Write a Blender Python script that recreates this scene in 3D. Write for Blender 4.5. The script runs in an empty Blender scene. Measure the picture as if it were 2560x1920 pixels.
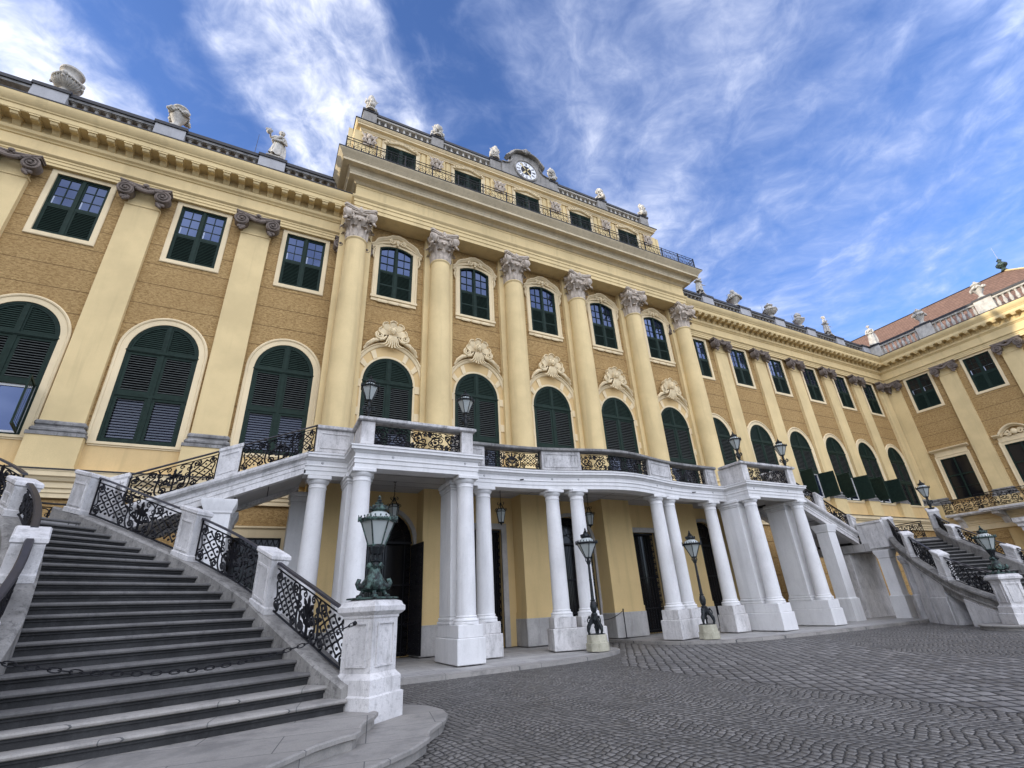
import bpy, bmesh, math, random
from mathutils import Vector, Matrix
from mathutils.geometry import tessellate_polygon
random.seed(7)
PI = math.pi
R = math.radians
sc = bpy.context.scene
COL = sc.collection
AX = 13.38                     # symmetry axis of the facade

# ------------------------------------------------------------------ materials
class NT:
    def __init__(s, name):
        s.m = bpy.data.materials.new(name); s.m.use_nodes = True
        s.t = s.m.node_tree; s.t.nodes.clear()
        s.out = s.n('ShaderNodeOutputMaterial'); s.b = s.n('ShaderNodeBsdfPrincipled')
        s.l(s.b.outputs[0], s.out.inputs[0])
        g = s.n('ShaderNodeNewGeometry'); s.pos = g.outputs['Position']; s.nor = g.outputs['Normal']
    def n(s, ty, **kw):
        o = s.t.nodes.new(ty)
        for k, v in kw.items(): setattr(o, k, v)
        return o
    def l(s, a, b): s.t.links.new(a, b)
    def val(s, sock, v):
        if isinstance(v, (int, float, tuple, list)): sock.default_value = v
        else: s.l(v, sock)
    def math(s, op, a, b=None, c=None, clamp=False):
        o = s.n('ShaderNodeMath', operation=op, use_clamp=clamp); s.val(o.inputs[0], a)
        if b is not None: s.val(o.inputs[1], b)
        if c is not None: s.val(o.inputs[2], c)
        return o.outputs[0]
    def scale(s, v, k):
        o = s.n('ShaderNodeVectorMath', operation='MULTIPLY'); s.l(v, o.inputs[0]); o.inputs[1].default_value = k
        return o.outputs[0]
    def noise(s, sc_=1., det=4., rough=.55, vec=None, k=None, dist=0.):
        o = s.n('ShaderNodeTexNoise'); o.inputs['Scale'].default_value = sc_; o.inputs['Detail'].default_value = det
        o.inputs['Roughness'].default_value = rough; o.inputs['Distortion'].default_value = dist
        v = vec or s.pos
        if k: v = s.scale(v, k)
        s.l(v, o.inputs['Vector']); return o.outputs['Fac']
    def ramp(s, f, a, b, smooth=True):
        o = s.n('ShaderNodeMapRange'); o.interpolation_type = 'SMOOTHSTEP' if smooth else 'LINEAR'
        s.val(o.inputs[0], f); o.inputs[1].default_value = a; o.inputs[2].default_value = b
        return o.outputs[0]
    def mix(s, f, a, b, ty='MIX'):
        o = s.n('ShaderNodeMix', data_type='RGBA', blend_type=ty); s.val(o.inputs[0], f)
        for q, v in ((6, a), (7, b)):
            if isinstance(v, (tuple, list)): o.inputs[q].default_value = tuple(v[:3]) + (1,)
            else: s.l(v, o.inputs[q])
        return o.outputs[2]
    def bump(s, h, st=.3, d=.02, nrm=None):
        o = s.n('ShaderNodeBump'); o.inputs['Strength'].default_value = st; o.inputs['Distance'].default_value = d
        s.l(h, o.inputs['Height'])
        if nrm is not None: s.l(nrm, o.inputs['Normal'])
        return o.outputs[0]
    def fin(s, col, rough=.8, bump=None, metal=0., spec=.3):
        s.val(s.b.inputs['Base Color'], col if not isinstance(col, tuple) else tuple(col[:3]) + (1,))
        s.val(s.b.inputs['Roughness'], rough); s.b.inputs['Metallic'].default_value = metal
        s.b.inputs['Specular IOR Level'].default_value = spec
        if bump is not None: s.l(bump, s.b.inputs['Normal'])
        return s.m

def plaster(name, c, var=.10, grain=90., bump=.25, blotch=.5, dirt=None, dirt_amt=.5):
    t = NT(name)
    big = t.noise(blotch, 5, .6); fine = t.noise(grain, 2, .6)
    streak = t.noise(1., 4, .6, k=(2.2, 2.2, .16))
    lo = tuple(x * (1 - var) for x in c); hi = tuple(min(1, x * (1 + var)) for x in c)
    col = t.mix(t.ramp(big, .3, .7), lo, hi)
    col = t.mix(t.math('MULTIPLY', t.ramp(fine, .38, .66), .35), col, tuple(x * .72 for x in c))
    col = t.mix(t.math('MULTIPLY', t.ramp(streak, .50, .74), .42), col, tuple(x * .66 for x in c))
    if dirt:
        d = t.noise(3.2, 9, .74, k=(1.25, 1.25, .32))
        d2 = t.noise(13., 6, .75)
        col = t.mix(t.math('MULTIPLY', t.ramp(d, .47, .68), dirt_amt*.62), col, dirt)
        col = t.mix(t.math('MULTIPLY', t.ramp(d2, .52, .66), dirt_amt*.5), col, dirt)
    return t.fin(col, .88, t.bump(fine, bump, .01), spec=.2)

M = {}
M['cream'] = plaster('cream_stucco', (.67, .525, .275), .10)
M['cream_trim'] = plaster('pale_cream_trim', (.74, .61, .385), .09)
M['ochre'] = plaster('ochre_stucco', (.70, .52, .25), .06)
M['dado'] = plaster('dado_stucco', (.66, .48, .235), .08)
M['white'] = plaster('white_lime_stone', (.69, .685, .675), .06, 110., .25, .8, (.42, .41, .40), .38)
M['stone'] = plaster('weathered_white_stone', (.60, .585, .57), .14, 60., .5, 1.6, (.14, .135, .128), .72)
M['parapet'] = plaster('stained_parapet_stone', (.50, .49, .48), .2, 40., .5, 2.6, (.045, .043, .042), 1.)
M['coping'] = plaster('blackened_coping_stone', (.24, .235, .225), .35, 40., .5, 2.2, (.03, .03, .03), .9)
M['capital'] = plaster('brown_grey_capital_stone', (.185, .150, .125), .2, 30., .6, 3., (.07, .06, .055), .6)
M['capital_pale'] = plaster('pale_grey_capital_stone', (.53, .455, .37), .16, 30., .6, 3., (.11, .095, .085), .65)
M['sculpt'] = plaster('pale_weathered_sculpture', (.52, .49, .43), .15, 30., .6, 3., (.14, .13, .12), .6)
M['greystone'] = plaster('grey_pedestal_stone', (.40, .40, .405), .08, 60., .3, 1.2, (.2, .2, .2), .4)
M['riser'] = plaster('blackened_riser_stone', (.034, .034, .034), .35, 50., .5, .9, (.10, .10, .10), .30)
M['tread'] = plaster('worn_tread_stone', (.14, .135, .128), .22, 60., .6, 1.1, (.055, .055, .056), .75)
M['oldstone'] = plaster('old_grey_gable_stone', (.30, .285, .26), .2, 40., .5, 1.8, (.07, .065, .06), .8)
M['cornice'] = plaster('weathered_cornice_stucco', (.61, .52, .355), .08, 60., .3, 1., (.34, .29, .20), .5)
M['step'] = plaster('dark_grey_step_stone', (.105, .105, .11), .3, 50., .5, 1.1, (.03, .03, .032), .7)
M['apron'] = plaster('worn_grey_slab', (.27, .26, .245), .2, 60., .5, .8, (.10, .098, .095), .6)
def apron_mat():
    t = NT('worn_apron_slabs'); b = t.n('ShaderNodeTexBrick'); mp = t.n('ShaderNodeMapping'); mp.inputs['Rotation'].default_value = (0,0,R(12)); t.l(t.pos, mp.inputs[0]); t.l(mp.outputs[0], b.inputs['Vector'])
    b.inputs['Scale'].default_value = 1.; b.inputs['Brick Width'].default_value = 1.9; b.inputs['Row Height'].default_value = .83; b.inputs['Mortar Size'].default_value = .006
    b.inputs['Color1'].default_value = (.26,.247,.225,1); b.inputs['Color2'].default_value = (.33,.31,.28,1); b.inputs['Mortar'].default_value = (.06,.06,.06,1)
    n = t.noise(1.3, 8, .72); st = t.noise(4., 6, .7, k=(1., 3., 1.)); f = t.noise(70., 3)
    col = t.mix(t.math('MULTIPLY', t.ramp(n, .46, .66), .6), b.outputs[0], (.12,.117,.112)); col = t.mix(t.math('MULTIPLY', t.ramp(st, .50, .68), .35), col, (.14,.135,.13))
    col = t.mix(t.math('MULTIPLY', t.ramp(f, .4, .65), .25), col, (.13,.125,.12))
    return t.fin(col, .7, t.bump(f, .35, .008), spec=.35)
M['apron'] = apron_mat()
M['string'] = plaster('mossy_grey_string_stone', (.25, .24, .222), .3, 30., .7, 1.4, (.035, .034, .033), 1.)
M['plinth'] = plaster('grey_marble_plinth', (.45, .435, .41), .15, 40., .3, 1.4, (.2, .19, .18), .6)
M['lampstone'] = plaster('greenish_pedestal_stone', (.42, .40, .31), .2, 40., .4, 2., (.16, .16, .11), .7)

def rough_wall():
    t = NT('brown_rusticated_roughcast')
    st = t.noise(8., 6, .72, k=(1.0, 1.0, 2.2), dist=.8); fine = t.noise(42., 3, .7)
    big = t.noise(.7, 3, .5)
    col = t.mix(t.ramp(st, .36, .64), (.25, .155, .062), (.49, .335, .148))
    col = t.mix(t.math('MULTIPLY', t.ramp(big, .35, .7), .3), col, (.29, .18, .072))
    sep = t.n('ShaderNodeSeparateXYZ'); t.l(t.pos, sep.inputs[0])
    z = t.math('FRACT', t.math('ADD', sep.outputs[2], .42))
    g = t.math('LESS_THAN', z, .035)
    col = t.mix(t.math('MULTIPLY', g, .65), col, (.12, .07, .03))
    h = t.math('SUBTRACT', t.math('ADD', st, t.math('MULTIPLY', fine, .8)), t.math('MULTIPLY', g, 2.2))
    return t.fin(col, .93, t.bump(h, .75, .03), spec=.15)
M['brown'] = rough_wall()

def painted(name, c, rough=.45, var=.25, spec=.35):
    t = NT(name); n = t.noise(6., 5, .6); f = t.noise(60., 2); oi = t.n('ShaderNodeObjectInfo').outputs['Random']
    col = t.mix(t.ramp(n, .3, .7), tuple(x * (1 - var) for x in c), tuple(x * (1 + var) for x in c))
    col = t.mix(t.math('MULTIPLY', oi, .45), col, tuple(x * 1.5 for x in c))
    return t.fin(col, rough, t.bump(f, .08, .005), spec=spec)
M['green'] = painted('dark_green_shutter_paint', (.0125, .0245, .0185), .6, .25, .12)
M['louvre'] = painted('lit_louvre_paint', (.055, .062, .058), .5, .3, .25)  # paler slats: the light they catch is put into the colour
M['iron'] = painted('black_wrought_iron', (.006, .006, .008), .5, .25, .2)
M['rail'] = painted('grey_iron_handrail', (.022, .021, .026), .4)
M['darkvoid'] = painted('painted_dark_interior', (.006, .006, .007), .9, .2, .05)  # near-black sheet colour standing in for the unlit rooms behind
M['whitewood'] = painted('white_painted_window_wood', (.62, .62, .60), .5, .05)
M['curtain'] = painted('pale_curtain', (.34, .38, .47), .8, .12)
M['lead'] = painted('dark_lead_sheet', (.022, .022, .025), .55)
M['soffit'] = plaster('grey_soffit_plaster', (.46, .46, .465), .06, 60., .2, .6, (.3, .3, .3), .35)
def verdigris():
    t = NT('verdigris_bronze'); n = t.noise(11., 6, .7); f = t.noise(40., 3)
    col = t.mix(t.ramp(n, .41, .63), (.010, .011, .012), (.08, .135, .115))
    return t.fin(col, .55, t.bump(f, .3, .01), metal=.25, spec=.4)
M['verdigris'] = verdigris()
def verd2():
    t = NT('dark_lamp_iron'); n = t.noise(14., 6, .7)
    col = t.mix(t.ramp(n, .50, .75), (.009, .011, .013), (.05, .075, .07))
    return t.fin(col, .5, None, metal=.2, spec=.4)
M['lampiron'] = verd2()
def glass(name, c, rough=.06, metal=.0, spec=.9):
    t = NT(name); n = t.noise(.9, 2); oi = t.n('ShaderNodeObjectInfo').outputs['Random']
    return t.fin(t.mix(oi, tuple(x*.6 for x in c), tuple(x*1.5 for x in c)), rough, t.bump(n, .03, .05), metal=metal, spec=spec)
M['glass'] = glass('sky_tinted_window_glass', (.042, .06, .115), .06, .75, .5)  # blue sky reflection put into the glass colour
M['darkglass'] = glass('dark_door_glass', (.010, .010, .011), .08, 0., .28)
def frost():
    t = NT('milky_lamp_glass'); n = t.noise(5., 3)
    col = t.mix(n, (.30, .33, .32), (.42, .45, .43))
    return t.fin(col, .25, spec=.6)
M['frost'] = frost()
def roof():
    t = NT('terracotta_roof_tiles')
    b = t.n('ShaderNodeTexBrick'); b.inputs['Scale'].default_value = 1.
    sep = t.n('ShaderNodeSeparateXYZ'); t.l(t.pos, sep.inputs[0])
    cmb = t.n('ShaderNodeCombineXYZ'); t.l(t.math('ADD', sep.outputs[1], t.math('MULTIPLY', sep.outputs[0], .13)), cmb.inputs[0]); t.l(sep.outputs[2], cmb.inputs[1])
    t.l(cmb.outputs[0], b.inputs['Vector'])
    b.inputs['Brick Width'].default_value = .22; b.inputs['Row Height'].default_value = .17; b.inputs['Mortar Size'].default_value = .018
    b.inputs['Color1'].default_value = (.15, .085, .058, 1); b.inputs['Color2'].default_value = (.25, .145, .10, 1); b.inputs['Mortar'].default_value = (.07, .035, .022, 1)
    n = t.noise(3., 5, .7)
    col = t.mix(t.math('MULTIPLY', n, .5), b.outputs[0], (.20, .13, .095))
    return t.fin(col, .85, t.bump(b.outputs['Fac'], -.5, .03), spec=.2)
M['roof'] = roof()

def cobbles(name, size, arc, c1, c2, gap=.10, rnd=.55, rot=0., asp=1.):
    t = NT(name)
    sep = t.n('ShaderNodeSeparateXYZ'); t.l(t.pos, sep.inputs[0])
    wob = t.noise(.9, 2, .5)
    x = t.math('DIVIDE', sep.outputs[0], size); y = t.math('DIVIDE', sep.outputs[1], size)
    c_, s_ = math.cos(rot), math.sin(rot)
    x, y = (t.math('ADD', t.math('MULTIPLY', x, c_), t.math('MULTIPLY', y, s_)), t.math('SUBTRACT', t.math('MULTIPLY', y, c_), t.math('MULTIPLY', x, s_)))
    if arc:                              # rows laid in shallow segmental arcs
        a = t.math('MULTIPLY', t.math('COSINE', t.math('ADD', t.math('MULTIPLY', x, 2*PI/arc), t.math('MULTIPLY', wob, 2.))), arc*.072)
        y2 = t.math('ADD', t.math('ADD', y, a), t.math('MULTIPLY', wob, 2.2))
        x = t.math('ADD', x, t.math('MULTIPLY', wob, .9))
    else: y2 = y; x = t.math('MULTIPLY', x, asp)
    v = t.n('ShaderNodeCombineXYZ'); t.l(x, v.inputs[0]); t.l(y2, v.inputs[1])
    d = t.n('ShaderNodeTexVoronoi', feature='DISTANCE_TO_EDGE', voronoi_dimensions='2D'); d.inputs['Randomness'].default_value = rnd; d.inputs['Scale'].default_value = 1.
    k = t.n('ShaderNodeTexVoronoi', feature='F1', voronoi_dimensions='2D'); k.inputs['Randomness'].default_value = rnd; k.inputs['Scale'].default_value = 1.
    t.l(v.outputs[0], d.inputs['Vector']); t.l(v.outputs[0], k.inputs['Vector'])
    cs = t.n('ShaderNodeSeparateColor'); t.l(k.outputs['Color'], cs.inputs[0])
    jit = t.noise(30., 3, .6)
    dd = t.math('ADD', d.outputs['Distance'], t.math('MULTIPLY', t.math('SUBTRACT', jit, .5), .06))
    st = t.ramp(dd, gap * .45, gap)
    g = t.noise(38., 4, .7); big = t.noise(.35, 5, .6)
    col = t.mix(cs.outputs[0], c1, c2)
    col = t.mix(t.math('MULTIPLY', g, .35), col, tuple(q * .55 for q in c1))
    col = t.mix(t.math('MULTIPLY', t.ramp(big, .40, .68), .5), col, tuple(q * .72 for q in c1))
    col = t.mix(st, (.012, .0115, .011), col)
    dome = t.ramp(dd, 0., .34)
    h = t.math('ADD', t.math('ADD', dome, t.math('MULTIPLY', cs.outputs[1], .35)), t.math('MULTIPLY', g, .22))
    return t.fin(col, t.math('SUBTRACT', .72, t.math('MULTIPLY', cs.outputs[2], .25)), t.bump(h, .8, .03), spec=.45)
M['cobble'] = cobbles('fan_laid_cobbles', .12, 13., (.116, .109, .098), (.232, .219, .20), .12, .42, .12)
M['setts'] = cobbles('straight_laid_setts', .25, 0, (.128, .121, .112), (.245, .233, .217), .12, .24, R(52), .62)
def paving():
    t = NT('pale_stone_paving')
    b = t.n('ShaderNodeTexBrick'); t.l(t.pos, b.inputs['Vector']); b.inputs['Scale'].default_value = 1.
    b.inputs['Brick Width'].default_value = 1.1; b.inputs['Row Height'].default_value = .62; b.inputs['Mortar Size'].default_value = .008
    b.inputs['Color1'].default_value = (.31, .30, .285, 1); b.inputs['Color2'].default_value = (.39, .378, .358, 1); b.inputs['Mortar'].default_value = (.09, .09, .09, 1)
    n = t.noise(1.5, 7, .7); f = t.noise(60., 3)
    col = t.mix(t.math('MULTIPLY', t.ramp(n, .42, .7), .55), b.outputs[0], (.19, .185, .18))
    return t.fin(col, .75, t.bump(f, .3, .01), spec=.3)
M['paving'] = paving()

# ------------------------------------------------------------------ mesh builder
class MB:
    def __init__(s): s.v = []; s.f = []
    def add(s, vs, fs):
        o = len(s.v); s.v += [tuple(p) for p in vs]; s.f += [tuple(i + o for i in f) for f in fs]; return s
    def box(s, x0, x1, y0, y1, z0, z1):
        return s.add([(x0,y0,z0),(x1,y0,z0),(x1,y1,z0),(x0,y1,z0),(x0,y0,z1),(x1,y0,z1),(x1,y1,z1),(x0,y1,z1)],
                     [(0,3,2,1),(4,5,6,7),(0,1,5,4),(1,2,6,5),(2,3,7,6),(3,0,4,7)])
    def bevbox(s, x0, x1, y0, y1, z0, z1, b=.015):
        r = [(x0+b,y0),(x1-b,y0),(x1,y0+b),(x1,y1-b),(x1-b,y1),(x0+b,y1),(x0,y1-b),(x0,y0+b)]
        q = [(min(max(x,x0+b),x1-b),min(max(y,y0+b),y1-b)) for x,y in r]
        rings = [[(x,y,z0) for x,y in q],[(x,y,z0+b) for x,y in r],[(x,y,z1-b) for x,y in r],[(x,y,z1) for x,y in q]]
        return s.loft(rings)
    def loft(s, rings, closed=True, caps=True):
        n = len(rings[0]); vs = [p for r in rings for p in r]; fs = []
        for i in range(len(rings) - 1):
            for j in range(n if closed else n - 1):
                k = (j + 1) % n; fs.append((i*n+j, i*n+k, (i+1)*n+k, (i+1)*n+j))
        if caps and closed:
            fs.append(tuple(reversed(range(n)))); fs.append(tuple(range((len(rings)-1)*n, len(rings)*n)))
        return s.add(vs, fs)
    def lathe(s, prof, c=(0,0), seg=20, sq=None, a0=0.):
        rings = []
        for r, z in prof:
            rings.append([(c[0]+r*math.cos(a0+2*PI*j/seg), c[1]+r*math.sin(a0+2*PI*j/seg), z) for j in range(seg)])
        return s.loft(rings)
    def sqlathe(s, prof, c=(0,0), ang=0.):
        rings = []
        for r, z in prof:
            rings.append([(c[0]+r*math.sqrt(2)*math.cos(ang+PI/4+PI/2*j), c[1]+r*math.sqrt(2)*math.sin(ang+PI/4+PI/2*j), z) for j in range(4)])
        return s.loft(rings)
    def tube(s, pts, r=.01, n=6, closed=False, caps=True, flat=1.):
        pts = [Vector(p) for p in pts]; m = len(pts)
        if m < 2: return s
        rr = r if isinstance(r, (list, tuple)) else [r] * m
        rings = []; up = None
        for i in range(m):
            a = pts[(i-1) % m] if (closed or i > 0) else pts[i]; b = pts[(i+1) % m] if (closed or i < m-1) else pts[i]
            d = (b - a)
            if d.length < 1e-9: d = Vector((0,0,1))
            d.normalize()
            if up is None:
                up = Vector((0,0,1)) if abs(d.z) < .9 else Vector((0,1,0))
            sd = d.cross(up)
            if sd.length < 1e-6: sd = d.cross(Vector((1,0,0)))
            sd.normalize(); up = sd.cross(d).normalized()
            rings.append([tuple(pts[i] + (sd*math.cos(2*PI*j/n)*flat + up*math.sin(2*PI*j/n)) * rr[i]) for j in range(n)])
        if closed: rings.append(rings[0])
        return s.loft(rings, True, caps and not closed)
    def sphere(s, c, r, seg=10, rg=7, sc=(1,1,1)):
        rings = []
        for i in range(rg + 1):
            a = -PI/2 + PI*i/rg; q = max(math.cos(a), .02)
            rings.append([(c[0]+r*sc[0]*q*math.cos(2*PI*j/seg), c[1]+r*sc[1]*q*math.sin(2*PI*j/seg), c[2]+r*sc[2]*math.sin(a)) for j in range(seg)])
        return s.loft(rings)
    def sweep(s, path, prof, pre=None, post=None, zs=None, close_prof=True):
        """profile of (outward, z) carried along a plan path; outward = right of travel"""
        P = [Vector((p[0], p[1])) for p in path]; m = len(P); rings = []
        for i in range(m):
            a = P[i-1] if i > 0 else (Vector(pre) if pre else None); b = P[i+1] if i < m-1 else (Vector(post) if post else None)
            d1 = (P[i]-a).normalized() if a is not None else None; d2 = (b-P[i]).normalized() if b is not None else None
            d1 = d1 or d2; d2 = d2 or d1
            n1 = Vector((d1.y, -d1.x)); n2 = Vector((d2.y, -d2.x)); nn = (n1 + n2)
            nn = nn / max(.15, (1 + n1.dot(n2)))
            z0 = zs[i] if zs else 0.
            rings.append([(P[i].x + nn.x*d, P[i].y + nn.y*d, z + z0) for d, z in prof])
        return s.loft(rings, close_prof, close_prof)
    def poly_ext(s, poly, f, d):
        """extrude a planar polygon: poly list of (a,b), f maps (a,b,t) to 3-D, thickness d (t from 0 to d)"""
        n = len(poly)
        s.add([f(a,b,0) for a,b in poly] + [f(a,b,d) for a,b in poly], [tuple(reversed(range(n))), tuple(range(n,2*n))] + [(i,(i+1)%n,n+(i+1)%n,n+i) for i in range(n)])
        return s
    def merge(s, o, f=None):
        return s.add([f(p) for p in o.v] if f else o.v, o.f)
    def data(s, name, mat, ang=35., smooth=True):
        me = bpy.data.meshes.new(name); me.from_pydata(s.v, [], s.f)
        bm = bmesh.new(); bm.from_mesh(me); bmesh.ops.recalc_face_normals(bm, faces=bm.faces); bm.to_mesh(me); bm.free()
        if mat is not None: me.materials.append(mat if not isinstance(mat, str) else M[mat])
        if smooth:
            for p in me.polygons: p.use_smooth = True
            me.set_sharp_from_angle(angle=R(ang))
        me.update(); return me

def obj(name, mb, mat, parent=None, loc=None, rot=0., ang=35., smooth=True):
    me = mb.data(name, mat, ang, smooth) if isinstance(mb, MB) else mb
    o = bpy.data.objects.new(name, me); COL.objects.link(o)
    if loc is not None: o.location = loc
    o.rotation_euler = (0, 0, rot)
    if parent is not None:
        o.parent = parent
        if loc is None: o.location = -Vector(parent.get('_o', (0,0,0)))
    return o
def tag(o, label=None, cat=None, group=None, kind=None):
    if label: o['label'] = label
    if cat: o['category'] = cat
    if group: o['group'] = group
    if kind: o['kind'] = kind
    return o
def thing(name, label, cat, loc=(0,0,0), rot=0., group=None):
    o = bpy.data.objects.new(name, None); COL.objects.link(o); o.location = loc; o.rotation_euler = (0,0,rot)
    o.empty_display_size = .2
    return tag(o, label, cat, group)
def world_thing(name, label, cat, at, group=None):
    """an Empty at `at` whose meshes are given in world coordinates"""
    o = thing(name, label, cat, at, 0, group); ORG[o.name] = Vector(at); return o
ORG = {}
def wput(name, mb, mat, parent, ang=35., smooth=True, label=None):
    """part given in world coordinates under a world_thing"""
    o = obj(name, mb, mat, None, ang=ang, smooth=smooth); o.parent = parent; o.location = -ORG[parent.name]
    if label: o['label'] = label
    return o
def sub(name, mb, mat, parent, ang=35., smooth=True):
    """child sharing its parent's coordinates"""
    o = obj(name, mb, mat, None, ang=ang, smooth=smooth); o.parent = parent; o.location = (0,0,0); return o
def copy_tree(o, parent=None, loc=None, rot=None):
    c = o.copy(); COL.objects.link(c); c.parent = parent
    if loc is not None: c.location = loc
    if rot is not None: c.rotation_euler = (0,0,rot)
    for ch in [x for x in o.children]: copy_tree(ch, c)
    return c
def drop(o):
    for ch in list(o.children): drop(ch)
    bpy.data.objects.remove(o)
def part_at(proto, parent, w, rot=0., label=None):
    """copy a prototype as a part of a world_thing, at world position w"""
    c = copy_tree(proto, parent, Vector(w) - ORG[parent.name], rot)
    if label: c['label'] = label
    return c
PROTO = []
def proto(name, mb, mat, ang=35.):
    o = obj(name, mb, mat, ang=ang); PROTO.append(o); return o

def wall_holes(mb, f, u0, u1, z0, z1, holes, depth=.14):
    """front sheet with window openings and their reveals. f(u, d, z) -> world, d>0 goes into the wall"""
    outer = [(u0,z0),(u1,z0),(u1,z1),(u0,z1)]
    polys = [[Vector((a,b,0)) for a,b in outer]] + [[Vector((a,b,0)) for a,b in h] for h in holes]
    flat = [p for q in polys for p in q]
    tri = tessellate_polygon(polys)
    mb.add([f(p.x,0,p.y) for p in flat], tri)
    for h in holes:
        n = len(h); mb.add([f(a,0,b) for a,b in h] + [f(a,depth,b) for a,b in h], [(i,(i+1)%n,n+(i+1)%n,n+i) for i in range(n)])
def rect(u, hw, z0, z1): return [(u-hw,z0),(u+hw,z0),(u+hw,z1),(u-hw,z1)]
def archpoly(u, hw, z0, zs, rise=None, n=20, e=1.):
    rise = rise or hw
    return [(u-hw,z0),(u+hw,z0)] + [(u+hw*math.cos(PI*i/n), zs+rise*abs(math.sin(PI*i/n))**e) for i in range(n+1)]
def segpoly(u, hw, z0, zs, rise, n=10):
    return [(u-hw,z0),(u+hw,z0)] + [(u+hw*(1-2*i/n), zs+rise*(1-(1-2*i/n)**2)) for i in range(n+1)]
# ------------------------------------------------------------------ facade prototypes (x along wall, y into wall, z up)
def mold(mb, pts, prof, closed=False):
    """moulding along a curve in the wall plane: prof of (n, y), n to the left of travel"""
    P = [Vector(p) for p in pts]; m = len(P); rings = []
    for i in range(m):
        a = P[i-1] if (i > 0 or closed) else None; b = P[(i+1) % m] if (i < m-1 or closed) else None
        d1 = (P[i]-a).normalized() if a is not None else (b-P[i]).normalized(); d2 = (b-P[i]).normalized() if b is not None else d1
        n1 = Vector((-d1.y, d1.x)); n2 = Vector((-d2.y, d2.x)); nn = (n1+n2)/max(.2, 1+n1.dot(n2))
        rings.append([(P[i].x+nn.x*n, y, P[i].y+nn.y*n) for n, y in prof])
    if closed: rings.append(rings[0])
    mb.loft(rings, True, not closed); return mb
def spiral(c, r0, r1, turns, a0, n=36, y=0., yk=0., sgn=1):
    return [(c[0]+(r0+(r1-r0)*i/n)*math.cos(a0+sgn*2*PI*turns*i/n), y+yk*i/n, c[1]+(r0+(r1-r0)*i/n)*math.sin(a0+sgn*2*PI*turns*i/n)) for i in range(n+1)]
def slats(mb, x0, x1, z0, z1, y, pitch=.075, w=.07, tilt=45., th=.012, lim=None):
    n = max(1, int(round((z1-z0)/pitch))); c, s_ = math.cos(R(tilt))*w/2, math.sin(R(tilt))*w/2
    for i in range(n):
        z = z0 + (i+.5)*(z1-z0)/n; a, b = (x0, x1) if lim is None else lim(z, x0, x1)
        if b - a < .04: continue
        # outer edge low, inner edge high
        mb.add([(a,y-c,z-s_),(b,y-c,z-s_),(b,y+c,z+s_),(a,y+c,z+s_),(a,y-c,z-s_+th),(b,y-c,z-s_+th),(b,y+c,z+s_+th),(a,y+c,z+s_+th)],
               [(0,3,2,1),(4,5,6,7),(0,1,5,4),(1,2,6,5),(2,3,7,6),(3,0,4,7)])
def leaf_frame(mb, x0, x1, z0, z1, y0, y1, b=.07):
    mb.box(x0,x1,y0,y1,z0,z0+b).box(x0,x1,y0,y1,z1-b,z1).box(x0,x0+b,y0+.002,y1-.002,z0+b,z1-b).box(x1-b,x1,y0+.002,y1-.002,z0+b,z1-b)
def shutter_leaf(x0, x1, z0, z1, y=.03, pitch=.075, tilt=45., fr=.075, w=.07, mid=None):
    a = MB(); leaf_frame(a, x0, x1, z0, z1, y-.03, y+.025, fr)
    if mid: a.box(x0+fr, x1-fr, y-.025, y+.02, mid-.04, mid+.04)
    b = MB(); slats(b, x0+fr, x1-fr, z0+fr, z1-fr, y, pitch, w, tilt)
    return a, b
def add_leaf(root, x0, x1, z0, z1, mat='green', **k):
    a, b = shutter_leaf(x0, x1, z0, z1, **k)
    s = sub('shutter', a, 'green', root); sub('louvre', b, mat, s); return s
def swing(mb, hx, hy, ang):
    c, s_ = math.cos(ang), math.sin(ang)
    o = MB(); o.f = mb.f; o.v = [(hx+(x-hx)*c-(y-hy)*s_, hy+(x-hx)*s_+(y-hy)*c, z) for x,y,z in mb.v]; return o
def glazing(mb, x0, x1, z0, z1, nx, nz, y0, y1, b=.028, fr=.05, top=None):
    leaf_frame(mb, x0, x1, z0, z1, y0, y1, fr)
    for i in range(1, nx): x = x0+(x1-x0)*i/nx; mb.box(x-b/2, x+b/2, y0+.006, y1-.006, z0+fr, z1-fr)
    for i in range(1, nz): z = z0+(z1-z0)*i/nz; mb.box(x0+fr, x1-fr, y0+.010, y1-.010, z-b/2, z+b/2)

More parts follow.
